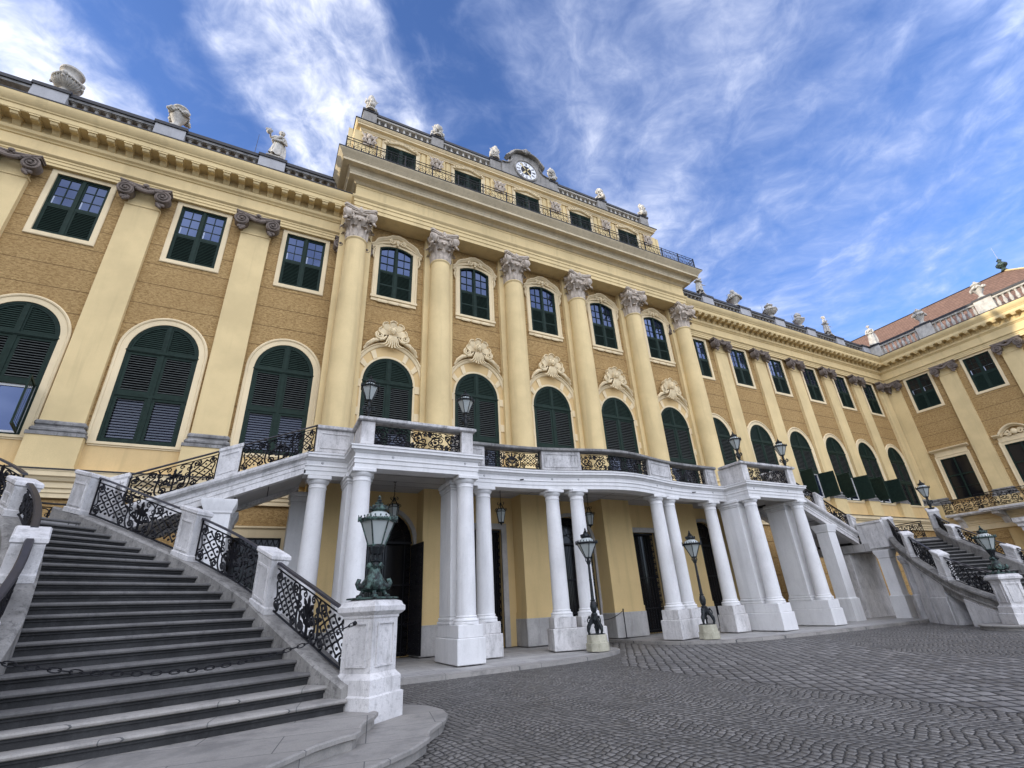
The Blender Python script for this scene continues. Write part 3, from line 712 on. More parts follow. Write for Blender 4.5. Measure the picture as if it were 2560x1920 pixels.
def entab(path, pre, post, prof, mods=True, name='entablature', bases=None):
    m = MB(); m.sweep(path, prof, pre, post); e = wput(name, m, 'cream', PAL if bases is None else bases, 25)
    return e
def put_sub(protoo, parent, w, rot=0.):
    return copy_tree(protoo, parent, Vector(w), rot)
EL = entab([(LX+.2,20.8),(2.2,20.8)], (LX-5,20.8), None, WING_PROF); ER = entab([(24.6,20.8),(51.8,20.8)], None, (51.8,10.), WING_PROF)
x = 1.05
while x > -14: put_sub(MODIL, EL, (x, 20.76, 20.64)); x -= .63
x = 25.75
while x < 51.0: put_sub(MODIL, ER, (x, 20.76, 20.64)); x += .63
for a, b, pre, post in ((LX+.2, 1.55, (LX-5,20.9), None), (25.2, 51.9, None, (51.9,10.))):
    m = MB(); m.sweep([(a,20.9),(b,20.9)], STR_PROF, pre, post); wput('string_course', m, 'cream_trim', PAL, 25)
    g = MB(); g.sweep([(a,20.9),(b,20.9)], [(.30,6.50),(.37,6.50),(.37,6.54),(.30,6.55)], pre, post); wput('flashing', g, 'lead', PAL)

for pth, pre, post in (([(LX+.2,20.8),(2.2,20.8)],(LX-5,20.8),None),([(24.6,20.8),(51.8,20.8)],None,(51.8,10.))):
    wput('flashing', MB().sweep(pth, [(.5,21.76),(.97,21.742),(.97,21.80),(.5,21.82)], pre, post), 'lead', PAL)
def roof_balustrade(parent, f, us, ends, ped_z=(21.7,23.3), hw=.61, mat_rail='coping', bal=BAL, rot=0., skip=(), ped_mat='greystone'):
    """f(u, out, z) -> world; pedestals at us, balusters between"""
    z0, z1 = ped_z; m = MB(); a, b = ends
    def bx(mb, u0, u1, o0, o1, za, zb):
        vs = [f(u,o,z) for z in (za,zb) for u,o in ((u0,o0),(u1,o0),(u1,o1),(u0,o1))]
        mb.add(vs, [(0,3,2,1),(4,5,6,7),(0,1,5,4),(1,2,6,5),(2,3,7,6),(3,0,4,7)])
    bx(m, a, b, -.36, .06, z0, z0+.28); bx(m, a, b, -.33, .03, z1-.24, z1-.10)
    rail = wput('roof_balustrade', m, mat_rail, parent)
    tp = MB(); bx(tp, a, b, -.40, .10, z1-.10, z1+.08); sub('coping', tp, 'lead', rail)
    for u in us:
        p = MB(); bx(p, u-hw, u+hw, -.42, .12, z0-.05, z1-.03); s = sub('pedestal', p, ped_mat, rail)
        c = MB(); bx(c, u-hw-.06, u+hw+.06, -.48, .18, z1-.031, z1+.14); sub('pedestal_cap', c, 'lead', rail)
    lst = sorted(us); segs = list(zip(lst[:-1], lst[1:]))
    for u0, u1 in segs:
        if (u0, u1) in skip: continue
        n = max(1, int(round((u1-u0-2*hw)/.42)))
        for i in range(n):
            u = u0+hw+(u1-u0-2*hw)*(i+.5)/n; put_sub(bal, rail, f(u, -.15, z0+.24), rot)
    return rail
fw = lambda u, o, z: (u, 20.78-o, z)
RB1 = roof_balustrade(PAL, fw, PL[:4], (LX+.5, 1.9)); RB2 = roof_balustrade(PAL, fw, [PR[0]]+PR[1:6]+[51.05], (24.9, 51.6))
# ---- central projection
m = MB()
KC = [AX + 4.53*k for k in range(-2, 3)]
holes = [segpoly(u+.12*(0), .9, 16.22, 19.36, .26) for u in KC] + [archpoly(u,1.19,6.62,11.45,1.33) for u in KC]
wall_holes(m, FM(20.6), X0R+.1, X1R-.1, 6.5, 20.7, holes); m.box(X0R+.1, X0R+.35, 20.62, 21.2, 6.5, 20.7); m.box(X1R-.35, X1R-.1, 20.62, 21.2, 6.5, 20.7)
wput('central_wall', m, 'brown', PAL)
for u in KC: part_at(W_MAIN, PAL, (u, 20.6, 0)); part_at(W_MARCH, PAL, (u, 20.6, 0))
KCOL = [AX + 4.5*(k+.5) for k in range(-3, 3)]
cm = MB(); cm.sqlathe([(.72,6.5),(.72,7.35),(.78,7.36),(.78,7.45)]); n = 14
cm.lathe([(.70,7.45),(.75,7.55),(.70,7.66),(.64,7.69),(.63,7.78),(.68,7.84),(.66,7.92),(.60,7.95)] + [(.578-.075*max(0.,(i/n-.33)/.67)**1.6, 7.98+10.72*i/n) for i in range(n+1)] + [(.54,18.74),(.56,18.78),(.54,18.83)], (0,0), 36)
COLP = proto('column', cm, 'cream'); copy_tree(CAP_C, COLP, (0,0,18.80))
for x in KCOL: part_at(COLP, PAL, (x, 20.12, 0))
m = MB()
for x in KCOL: m.box(x-.80, x+.80, 20.36, 20.62, 6.5, 20.6)
wput('column_backing', m, 'cream', PAL)
_i = [k for k, p in enumerate(BIG_PROF) if p == (.03,22.26)][0]; _pp = [(X0R,22.6),(X0R,19.6),(X1R,19.6),(X1R,22.6)]
BE = wput('central_entablature', MB().sweep(_pp, BIG_PROF[:_i+1]+[(-2.2,22.26),(-2.2,20.6)]), 'cream', PAL, 25)
wput('central_cornice', MB().sweep(_pp, [(.028,22.262)]+BIG_PROF[_i+1:-1]+[(-2.2,22.262)]), 'cornice', PAL, 25)
m = MB(); m.box(X0R+.05, X1R-.05, 19.65, 23.3, 20.602, 23.30); sub('soffit', m, 'cream', BE) ; BE.children[0].location = (0,0,0)
m = MB(); m.sweep([(X0R,22.6),(X0R,19.6),(X1R,19.6),(X1R,22.6)], [(.6,23.36),(1.20,23.352),(1.20,23.40),(.6,23.41)]); wput('flashing', m, 'lead', PAL)
# attic storey
AY, AX0, AX1 = 21.5, 1.85, 24.95
m = MB(); KA = [AX + 4.55*k + .08 for k in range(-2, 3)]
wall_holes(m, FM(AY), AX0, AX1, 23.3, 29.0, [rect(u,.97,25.,28.32) for u in KA])
m.box(AX0, AX0+.3, AY+.002, 31, 23.3, 29.0).box(AX1-.3, AX1, AY+.002, 31, 23.3, 29.0)
for u in [KA[0]-2.27+4.55*k for k in range(6)]:
    m.box(u-.62, u+.62, AY-.10, AY, 23.3, 28.64); m.box(u-.98, u-.72, AY-.05, AY, 23.3, 28.64); m.box(u+.72, u+.98, AY-.05, AY, 23.3, 28.64)
for k in range(10): m.box(AX0, AX1, AY-.012, AY, 23.6+.55*k, 23.6+.55*k+.50) if False else None
wput('attic_wall', m, 'cream', PAL)
for u in KA: part_at(W_ATTIC, PAL, (u, AY, 0))
KT = [KA[0]-2.27+4.55*k for k in range(6)]
for u in KT: part_at(TROPHY, PAL, (min(max(u,2.35),24.5), AY-.10, 28.0)).scale = (.85,.85,.85)
m = MB(); m.sweep([(AX0,31),(AX0,AY-.1),(AX1,AY-.1),(AX1,31)], ATT_PROF); wput('attic_cornice', m, 'cream_trim', PAL, 25)
m = MB(); m.sweep([(AX0,31),(AX0,AY-.1),(AX1,AY-.1),(AX1,31)], [(.2,29.17),(.47,29.162),(.47,29.21),(.2,29.22)]); wput('flashing', m, 'lead', PAL)
ABAL = make_baluster('sculpt', 1.2)
KP = [2.25, 6.72, 11.05, 15.82, 20.4, 24.75]
RB3 = roof_balustrade(PAL, lambda u,o,z: (u, AY+.05-o, z), KP, (1.9, 24.9), (29.18,30.70), .42, 'sculpt', ABAL, ped_mat='oldstone', skip=((11.05,15.82),))
m = MB(); m.box(AX0+.2, AX1-.2, 22.2, 30.8, 29.0, 29.3); wput('attic_roof', m, 'lead', PAL)
# clock gable
g = MB(); cy, cz, cr = 21.28, 30.58, .86; cx = 13.44
half = [(1.95,29.2),(1.95,30.70),(1.72,30.70),(1.45,30.80),(1.28,31.0),(1.20,31.2),(1.17,31.60)]
outl = [(cx+a,b) for a,b in half] + [(cx+1.17*math.cos(PI*i/14), 31.60+.52*math.sin(PI*i/14)) for i in range(1,14)] + [(cx-a,b) for a,b in reversed(half)]
g.poly_ext(outl, lambda a,b,t: (a, cy+t, b), .5)
hood = [(cx+1.52,31.38),(cx+1.34,31.62)] + [(cx+1.22*math.cos(PI*i/16), 31.64+.72*math.sin(PI*i/16)) for i in range(1,16)] + [(cx-1.34,31.62),(cx-1.52,31.38)]
mold(g, hood, [(-.14,cy+.3),(-.14,cy-.06),(-.06,cy-.12),(-.02,cy-.26),(.10,cy-.32),(.14,cy-.28),(.14,cy+.3)])
for s in (-1,1): mold(g, [(cx+s*1.95,30.70),(cx+s*1.72,30.72),(cx+s*1.45,30.82),(cx+s*1.28,31.02),(cx+s*1.20,31.3)][::s], [(0,cy+.3),(0,cy-.08),(.09,cy-.12),(.09,cy+.3)])
g.sphere((cx,cy-.22,32.32), .20, 8, 6, (1,.8,1.4)); g.tube(spiral((cx-.2,32.2),.16,.03,1.5,0,18,cy-.3,-.02,1), .05, 6); g.tube(spiral((cx+.2,32.2),.16,.03,1.5,PI,18,cy-.3,-.02,-1), .05, 6)
ring = [(cx+cr*1.08*math.cos(2*PI*i/40), cz+cr*1.08*math.sin(2*PI*i/40)) for i in range(40)]
mold(g, ring, [(-.07,cy+.05),(-.07,cy-.09),(0,cy-.12),(.07,cy-.09),(.07,cy+.05)], True)
CLK = wput('clock_gable', g, 'oldstone', PAL)
f = MB(); f.poly_ext([(cx+cr*math.cos(2*PI*i/48), cz+cr*math.sin(2*PI*i/48)) for i in range(48)], lambda a,b,t: (a, cy-.03+t, b), .03)
face = sub('clock_face', f, 'clockwhite', CLK)
f = MB(); f.poly_ext([(cx+.44*math.cos(2*PI*i/32), cz+.44*math.sin(2*PI*i/32)) for i in range(32)], lambda a,b,t: (a, cy-.038+t, b), .006); sub('clock_centre', f, 'iron', CLK)
nums = ['XII','I','II','III','IV','V','VI','VII','VIII','IX','X','XI']
for i, s_ in enumerate(nums):
    a = PI/2-2*PI*i/12; nm_ = MB(); wch = {'I':.055,'V':.11,'X':.11}; tot = sum(wch[c] for c in s_); px_ = -tot/2
    def stroke(p, q, w):
        d = Vector((q[0]-p[0], q[1]-p[1])).normalized(); n_ = Vector((-d.y, d.x))*w/2
        P4 = [(p[0]+n_.x,p[1]+n_.y),(p[0]-n_.x,p[1]-n_.y),(q[0]-n_.x,q[1]-n_.y),(q[0]+n_.x,q[1]+n_.y)]
        def tr(u, v, t):
            ru, rv = u, v + .64; th = a-PI/2
            return (cx+ru*math.cos(th)-rv*math.sin(th), cy-.036-.0*t+t, cz+ru*math.sin(th)+rv*math.cos(th))
        nm_.poly_ext(P4, tr, .005)
    for c in s_:
        w = wch[c]; A, B = px_+.012, px_+w-.012; h = .13
        if c == 'I': stroke(((A+B)/2,-h),((A+B)/2,h),.035)
        elif c == 'V': stroke((A,h),((A+B)/2,-h),.034); stroke((B,h),((A+B)/2,-h),.018)
        else: stroke((A,h),(B,-h),.034); stroke((B,h),(A,-h),.018)
        px_ += w
    sub('numeral', nm_, 'iron', CLK)
for L_, w, a in ((.80,.05,R(90+38)), (.50,.07,R(90+145)), (.62,.05,R(90-142)), (.42,.06,R(45))):
    h = MB(); d = Vector((math.cos(a), math.sin(a))); n_ = Vector((-d.y, d.x))
    P4 = [(cx-d.x*.1+n_.x*w*.4, cz-d.y*.1+n_.y*w*.4),(cx-d.x*.1-n_.x*w*.4, cz-d.y*.1-n_.y*w*.4),(cx+d.x*L_*.8-n_.x*w,cz+d.y*L_*.8-n_.y*w),(cx+d.x*L_,cz+d.y*L_),(cx+d.x*L_*.8+n_.x*w,cz+d.y*L_*.8+n_.y*w)]
    h.poly_ext(P4, lambda a_,b_,t: (a_, cy-.055+t, b_), .01); sub('clock_hand', h, 'gilt', CLK)
# plain roofs behind the balustrades
m = MB()
def hip(mb, x0,x1,y0,y1,z0,z1,ins):
    mb.add([(x0,y0,z0),(x1,y0,z0),(x1,y1,z0),(x0,y1,z0),(x0+ins,(y0+y1)/2,z1),(x1-ins,(y0+y1)/2,z1)], [(0,1,5,4),(1,2,5),(2,3,4,5),(3,0,4),(0,3,2,1)])
hip(m, LX-12, AX0-.1, 22.6, 36, 21.7, 25.6, 6); hip(m, AX1+.1, 66, 22.6, 36, 21.7, 25.6, 6); wput('roof', m, 'roof', PAL)
m = MB(); m.box(AX0, AX1, 22.5, 36, 0, 23.3); m.box(LX, 52, 22., 36, .0, 21.6); wput('building_core', m, 'brown', PAL)

# ---- side wing on the right, facing -X
SW = world_thing('side_wing', 'yellow side wing running forward at the right with a long red tiled hip roof', 'palace wing', (52., 8., 0.))
YW = [18.22, 13.80, 9.39, 4.98, .57]; YP = [20.40, 16.01, 11.60, 7.19, 2.78, -1.63]
fs = lambda u, d, z: (52.+d, -u, z)
m = MB(); wall_holes(m, fs, -20.98, 6., 7.62, 19.3, [rect(-y,.9,15.98,19.02) for y in YW] + [rect(-y,.95,7.95,11.38) for y in YW]); wput('wall', m, 'brown', SW)
m = MB(); m.box(51.97,52.2,-6,20.97,6.4,7.62); wput('dado', m, 'dado', SW)
m = MB(); m.box(52.,52.3,-6,20.98,0,6.4); wput('ground_storey_wall', m, 'ochre', SW)
for k in range(7): 
    pass
W_DARK = make_upper_window('darkglass')  # dark reflections put into the pane colour on this wing
for y in YW: part_at(W_DARK, SW, (52., y, 0), -PI/2)
for y in YP: part_at(PIL, SW, (52., y, 0), -PI/2)
def make_balcony_door(arched):
    f = MB(); hw,z0,z1 = .95,7.95,11.38; leaf_frame(f,-hw,hw,z0,z1,.02,.13,.08); f.box(-.05,.05,.015,.125,z0+.08,z1-.08).box(-hw+.08,hw-.08,.025,.12,9.85,9.95)
    for s in (-1,1): a, b = sorted((s*.05,s*(hw-.08))); f.box(a,b,.05,.10,8.9,8.93)
    p = proto('window', f, 'green')
    g = MB(); g.box(-hw+.02,hw-.02,.09,.11,z0+.02,z1-.02); sub('pane', g, 'darkglass', p)
    t = MB(); mold(t,[(-hw,z0),(-hw,z1),(hw,z1),(hw,z0)],[(0,.02),(0,-.05),(.06,-.06),(.18,-.06),(.22,-.10),(.28,-.09),(.28,.02)])
    t.box(-hw-.22,hw+.22,-.05,.02,z1+.27,12.0)
    prof = [(0,.02),(0,-.10),(.06,-.14),(.10,-.30),(.17,-.36),(.22,-.36),(.24,.02)]
    if not arched: mold(t, [(hw+.42,12.0),(-hw-.42,12.0)], [(-n,y) for n,y in prof])
    else:
        mold(t, [(-hw-.42,12.0),(-hw+.12,12.0)], prof); mold(t, [(hw-.12,12.0),(hw+.42,12.0)], prof)
        mold(t, [(-.83+1.66*i/14, 12.0+.62*math.sin(PI*i/14)**.7) for i in range(15)], prof)
        t.sphere((0,-.16,12.22), .22, 8, 6, (1,.6,1.1))
        for s in (-1,1):
            t.tube(spiral((s*.38,12.2),.22,.04,1.6,0,20,-.12,-.03,s), .06, 6); t.tube([(s*.5,-.1,12.05),(s*.7,-.1,12.12),(s*.3,-.12,12.42)], .05, 6)
    sub('surround', t, 'cream_trim', p); return p
BD1 = make_balcony_door(False); BD2 = make_balcony_door(True)
for i, y in enumerate(YW): part_at(BD2 if i == 1 else BD1, SW, (52., y, 0), -PI/2)
m = MB(); m.sweep([(51.8,20.8),(51.8,-6.)], WING_PROF, (30.,20.8), None); ES = wput('entablature', m, 'cream', SW, 25)
y = 19.7
while y > 2: put_sub(MODIL, ES, (51.76, y, 20.64), -PI/2); y -= .63
wput('flashing', MB().sweep([(51.8,20.8),(51.8,-6.)], [(.5,21.76),(.97,21.742),(.97,21.80),(.5,21.82)], (30.,20.8), None), 'lead', SW)
m = MB(); m.sweep([(51.9,20.9),(51.9,-6.)], STR_PROF, (30.,20.9), None); wput('string_course', m, 'cream_trim', SW, 25)
BALS = make_baluster('sculpt', 1.2)
RB4 = roof_balustrade(SW, lambda u,o,z: (51.78-o, -u, z), [-20.4,-16.01,-11.60,-7.19,-2.78], (-20.6, 5.), mat_rail='sculpt', bal=BALS, ped_mat='sculpt')  # paler stone than the main roof; sunlit look put into its colour
m = MB(); m.add([(53.,40,21.7),(53.,2.,21.7),(69.,2.,21.7),(69.,40,21.7),(61.,40,28.9),(61.,11.2,28.9)], [(0,1,5,4),(1,2,5),(2,3,4,5),(0,3,2,1)]); ROOFS = wput('roof', m, 'roof', SW)
m = MB(); m.tube([(61,11.2,28.93),(57,6.6,25.33),(53.,2.,21.72)], .10, 6); sub('ridge_tiles', m, 'cream', ROOFS)
m = MB(); m.tube([(61,11.4,28.92),(61,40,28.92)], .07, 6); sub('ridge_cap', m, 'lead', ROOFS)
m = MB(); m.box(52.4,68,-6,36,0,21.6); wput('building_core', m, 'brown', SW)
# balcony of the side wing
m = MB(); m.box(50.95,52.,17.3,20.0,6.52,6.72).box(49.9,52.,-3.,17.3,6.50,6.72).box(50.85,51.,17.3,20.05,6.60,6.74)
m.box(49.8,49.95,-3.,17.35,6.60,6.75)
BALC = wput('balcony', m, 'stone', SW)
for y in (19.4, 16.6, 13.2): 
    b = MB(); b.poly_ext([(0,6.52),(-1.0 if y > 17.3 else -1.9,6.52),(-.95 if y > 17.3 else -1.8,6.3),(-.5,6.1),(-.3,5.7),(-.05,5.4),(0,5.4)], lambda a,c,t: (52.+a, y-.2+t, c), .4); sub('console', b, 'stone', BALC)
for a, b in ((18.9,16.9),(15.2,12.2)): wput('wall_panel', MB().box(51.93,52.,b,a,3.6,5.2), 'brown', SW)
m = MB(); m.box(51.75,52.,15.9,20.6,5.35,5.64).box(51.85,52.,15.9,20.6,3.1,3.35); wput('band', m, 'cream_trim', SW)
m = MB(); m.sqlathe([(.45,0),(.45,1.),(.38,1.02),(.36,4.6),(.42,4.7),(.50,4.9),(.50,5.1),(.62,5.2),(.62,5.35),(.75,5.5),(.75,5.8)], (50.9,15.1)); wput('pier', m, 'stone', SW)
m = MB(); m.sqlathe([(.45,0),(.45,1.),(.38,1.02),(.36,4.6),(.42,4.7),(.50,4.9),(.50,5.1),(.62,5.2),(.62,5.35),(.75,5.5),(.75,5.8)], (50.9,11.1)); wput('pier', m, 'stone', SW)
m = MB(); m.box(51.9,52.,16.6,18.2,.1,2.9); wput('door', m, 'darkglass', SW)
# the facing wing outside the picture (it shades the court from the low sun)
LW = world_thing('side_wing', 'matching yellow side wing closing the left side of the court, beyond the picture edge', 'palace wing', (LX, 8., 0.))
m = MB(); m.box(LX-14, LX, -8, 20.98, 0, 19.3); wput('wall', m, 'brown', LW)
m = MB(); m.sweep([(LX+.2,-8.),(LX+.2,20.8)], WING_PROF, None, (0.,20.8)); wput('entablature', m, 'cream', LW, 25)
for y in YP[:5]: part_at(PIL, LW, (LX, y, 0), PI/2)
for y in YW[:4]: part_at(W_UP, LW, (LX, y, 0), PI/2); part_at(W_ARCH, LW, (LX, y, 0), PI/2)
m = MB(); hip(m, LX-14, LX-1, -8, 30, 21.6, 27.5, 6.4); wput('roof', m, 'roof', LW)
# ------------------------------------------------------------------ wrought iron railings
def spiral2(c, r0, r1, turns, a0, sgn, n=16):
    return [(c[0]+(r0+(r1-r0)*i/n)*math.cos(a0+sgn*2*PI*turns*i/n), c[1]+(r0+(r1-r0)*i/n)*math.sin(a0+sgn*2*PI*turns*i/n)) for i in range(n+1)]
def bez(a, b, c, d, n=8):
    return [tuple(a[k]*(1-t)**3+3*b[k]*t*(1-t)**2+3*c[k]*t*t*(1-t)+d[k]*t**3 for k in (0,1)) for t in [i/n for i in range(n+1)]]
def cscroll(a, b, side, r=.1):
    """C-scroll between two points with curled ends, bulging to `side`"""
    A, B = Vector(a), Vector(b); d = (B-A); L = d.length; d.normalize(); n_ = Vector((-d.y, d.x))*side
    ang = math.atan2(n_.y, n_.x)
    c1 = A + d*r; c2 = B - d*r; out = []
    s1 = spiral2(c1-n_*.0, r, r*.25, 1.2, ang, side, 12); s2 = spiral2(c2, r, r*.25, 1.2, ang, -side, 12)
    mid = [tuple(c1 + n_*r + (c2-c1)*(i/6) + n_*.25*L*math.sin(PI*i/6)*.4) for i in range(7)]
    return s1[::-1] + mid[1:-1] + s2
def iron_design(L, H, style=0):
    """lists of (points, radius) lines, (centre, radius) knots and leaf polygons in panel coordinates (s, v)"""
    ln, kn, lf = [], [], []
    b0, b1 = .07, H-.05
    ln += [([(0,b0),(L,b0)], .014), ([(0,b1-.07),(L,b1-.07)], .010), ([(.03,b0),(.03,b1)], .013), ([(L-.03,b0),(L-.03,b1)], .013)]
    c = L/2; hgt = b1-.07-b0; m0 = (b0+b1-.07)/2
    def leaf(p, ang, l, w):
        d = Vector((math.cos(ang), math.sin(ang))); n_ = Vector((-d.y, d.x)); p = Vector(p)
        lf.append([tuple(p), tuple(p+d*l*.35+n_*w), tuple(p+d*l*.6+n_*w*.45), tuple(p+d*l*.72+n_*w*.75), tuple(p+d*l), tuple(p+d*l*.72-n_*w*.75), tuple(p+d*l*.6-n_*w*.45), tuple(p+d*l*.35-n_*w)])
    def lattice(x0, x1, y0, y1, p=.12):
        nx = max(1, round((x1-x0)/p)); dx = (x1-x0)/nx; ny = max(1, round((y1-y0)/p)); dy = (y1-y0)/ny
        for i in range(nx):
            for j in range(ny):
                a, b = x0+i*dx, y0+j*dy
                ln.append(([(a,b),(a+dx/2,b+dy*.42),(a+dx,b+dy)] if (i+j)%2 else [(a,b+dy),(a+dx/2,b+dy*.58),(a+dx,b)], .0125))
        for i in range(nx+1):
            for j in range(ny+1):
                if (i+j)%2 == 0 or True: kn.append(((x0+i*dx, y0+j*dy), .031))
    def palmette(x, k=1.):
        ln.append(([(x,b0),(x,b0+hgt*.8)], .018))
        for a, l in ((90,.30),(50,.26),(130,.26),(18,.2),(162,.2)): leaf((x, b0+hgt*.52), R(a), l*k, .055*k)
        for s in (-1,1):
            leaf((x+s*.02, b0+hgt*.25), R(90-s*48), .22*k, .045*k)
            ln.append((bez((x,b0+.03),(x+s*.30,b0+.05),(x+s*.36,b0+hgt*.45),(x+s*.16,b0+hgt*.55)), .015)); ln.append((spiral2((x+s*.16,b0+hgt*.45),.10,.02,1.4,PI/2,s), .013))
            ln.append((spiral2((x+s*.22,b0+.12),.10,.02,1.5,-PI/2,-s), .015))
    if style == 0:                     # lattice fields between scrolls round a palmette
        palmette(c)
        for s in (-1,1):
            e = c+s*L/2
            ln.append((bez((c+s*.30,b0),(c+s*.52,b0+hgt*.3),(c+s*.22,b0+hgt*.7),(c+s*.40,b1-.07)), .016))
            ln.append((spiral2((c+s*.50,b1-.17),.10,.02,1.5,PI/2,-s), .014)); ln.append((spiral2((c+s*.48,b0+.10),.09,.02,1.5,-PI/2,s), .014))
            a, b = sorted((c+s*.44, e-s*.17)); lattice(a, b, b0+.12, b1-.15)
            ln.append((cscroll((c+s*.10,b1-.12),(c+s*.38,b1-.30),s,.07), .011)); ln.append((cscroll((c+s*.14,b0+.30),(c+s*.34,b0+.46),-s,.06), .011)); leaf((c+s*.30,m0), R(90-s*60), .2, .045)
            ln.append((spiral2((e-s*.13,b1-.19),.10,.02,1.6,PI/2,s), .013)); ln.append((spiral2((e-s*.13,b0+.12),.10,.02,1.6,-PI/2,-s), .013))
            ln.append((bez((e-s*.06,b0+.2),(e-s*.24,m0-.1),(e-s*.02,m0+.12),(e-s*.10,b1-.28)), .013))
            leaf((e-s*.1,b1-.2), R(90+s*40), .13, .04); leaf((e-s*.1,b0+.14), R(-90-s*40), .12, .04)
    elif style == 1:                   # flowing foliage
        n = max(2, int(round(L/.62))); w = L/n
        for i in range(n):
            x = w*(i+.5); s = 1 if i % 2 else -1
            ln.append((cscroll((x-w*.42,m0-s*hgt*.28),(x+w*.42,m0+s*hgt*.10), s, .10), .014)); ln.append((cscroll((x-w*.30,m0+s*hgt*.42),(x+w*.36,m0+s*hgt*.36), -s, .075), .012))
            ln.append((spiral2((x,m0-s*.05),hgt*.30,.03,1.6,s*PI/2,s,22), .014)); ln.append((spiral2((x-w*.36,m0+s*hgt*.33),.09,.02,1.4,0,s), .012)); ln.append((spiral2((x+w*.36,m0-s*hgt*.33),.10,.02,1.4,PI,s), .012))
            for k in range(5): a = 2*PI*k/5+i; leaf((x+.10*math.cos(a), m0-s*.05+.10*math.sin(a)), a+.7, .12, .032)
            kn.append(((x,m0-s*.05), .05))
            ln.append((cscroll((x-w*.1,b0+.06),(x+w*.45,b0+.16),1,.06), .011)); ln.append((cscroll((x-w*.45,b1-.22),(x+w*.1,b1-.14),-1,.06), .011)); leaf((x-w*.28,m0+s*.10), R(120*s), .2, .05); leaf((x+w*.28,m0-s*.12), R(-60*s), .2, .05)
            ln.append((bez((x-w*.5,b0),(x-w*.2,b0+hgt*.2),(x+w*.2,b0+hgt*.1),(x+w*.5,b0+hgt*.3)), .011)); ln.append((bez((x-w*.5,b1-.07),(x-w*.2,b1-.2),(x+w*.2,b1-.1),(x+w*.5,b1-.25)), .011))
    ln = [(p, r*1.45) for p, r in ln]
    return ln, kn, lf
def polymap(base, H):
    """map (s, v) onto a polyline of 3-D base points"""
    B = [Vector(p) for p in base]; cum = [0.]
    for a, b in zip(B[:-1], B[1:]): cum.append(cum[-1] + Vector((b.x-a.x, b.y-a.y)).length)
    def f(s, v):
        s = min(max(s, 0.), cum[-1]-1e-6)
        for i in range(len(B)-1):
            if s <= cum[i+1]: break
        t = (s-cum[i])/max(1e-9, cum[i+1]-cum[i]); p = B[i].lerp(B[i+1], t); return (p.x, p.y, p.z+v)
    return f, cum[-1]
def iron_panel(base, H, style=0, rail=True, railw=.055, railh=.022):
    f, L = polymap(base, H); ln, kn, lf = iron_design(L, H, style); mb = MB()
    for pts, r in ln:
        if len(pts) == 2 and len(base) > 2:
            (a, b), (c, d) = pts; k = max(2, len(base)*2); pts = [(a+(c-a)*i/k, b+(d-b)*i/k) for i in range(k+1)]
        mb.tube([f(*p) for p in pts], r, 4)
    for c, r in kn: mb.sphere(f(*c), r, 5, 3)
    for p in lf:
        P = [Vector(f(*q)) for q in p]; e = (P[0]-P[4]); nn = Vector((e.y, -e.x, 0))
        if nn.length < 1e-6: nn = (P[1]-P[-1]); nn = Vector((nn.y, -nn.x, 0))
        nn = nn.normalized()*.012; n = len(P)
        mb.add([tuple(q+nn) for q in P]+[tuple(q-nn) for q in P], [tuple(range(n)), tuple(reversed(range(n,2*n)))]+[(i,(i+1)%n,n+(i+1)%n,n+i) for i in range(n)])
    hr = None
    if rail:
        hr = MB(); k = max(1, len(base)*2); pts = [Vector(f(L*i/k, H-.02)) for i in range(k+1)]; rings = []
        for i, p in enumerate(pts):
            d = (pts[min(i+1,k)]-pts[max(i-1,0)]); d = Vector((d.x,d.y,0)).normalized(); n_ = Vector((-d.y,d.x,0))*railw
            up = Vector((0,0,railh)); rings.append([tuple(p+n_-up*.6), tuple(p+n_*.7+up), tuple(p-n_*.7+up), tuple(p-n_-up*.6), tuple(p-up*1.2)])
        hr.loft(rings)
    return mb, hr

# ------------------------------------------------------------------ portico carrying the terrace
POR = world_thing('portico', 'white stone portico of slender columns carrying the curved terrace before the entrance', 'portico', (AX, 17.5, .14))
mirx = lambda p: (2*AX-p[0], p[1], p[2])
def both(fn):
    for s in (0, 1): fn((lambda p: p) if not s else mirx)
def cenY(x): return 16.38 - .85*math.exp(-((x-AX)/2.7)**2)
half = [(.95,16.35),(2.3,16.35),(2.3,15.06),(6.45,15.06),(6.45,16.36)]
cpts = [(AX+dx, cenY(AX+dx)) for dx in [-6.6+13.2*i/40 for i in range(41)]]
PATH = half + cpts + [(2*AX-x, y) for x, y in reversed(half)]
PPROF = [(0,5.8),(0,5.94),(.022,5.945),(.022,6.07),(.05,6.09),(.05,6.12),(.012,6.14),(.012,6.26),(.05,6.28),(.09,6.33),(.16,6.36),(.16,6.43),(.19,6.46),(.19,6.50),(-.55,6.5),(-.55,5.8)]
PE = wput('entablature', MB().sweep(PATH, PPROF, None, None), 'white', POR, 25)
floor = PATH + [(2*AX-.95,20.55),(.95,20.55)]
def slab(pts, z0, z1):
    m = MB(); tri = tessellate_polygon([[Vector((a,b,0)) for a,b in pts]]); n = len(pts)
    m.add([(a,b,z0) for a,b in pts]+[(a,b,z1) for a,b in pts], [tuple(t) for t in tri]+[tuple(i+n for i in t) for t in tri]+[(i,(i+1)%n,n+(i+1)%n,n+i) for i in range(n)]); return m
inner = [(x+(0 if k in (0,len(PATH)-1) else 0), y+.35) for k,(x,y) in enumerate(PATH)]
CE = wput('ceiling', slab([(1.0,16.6),(2.6,16.6),(2.6,15.4),(6.2,15.4),(6.2,16.7)]+[(x,y+.3) for x,y in cpts[1:-1]]+[(2*AX-x,y) for x,y in ((6.2,16.7),(6.2,15.4),(2.6,15.4),(2.6,16.6),(1.0,16.6))]+[(2*AX-1.,20.08),(1.,20.08)], 6.24, 6.44), 'soffit', POR)
m = MB()
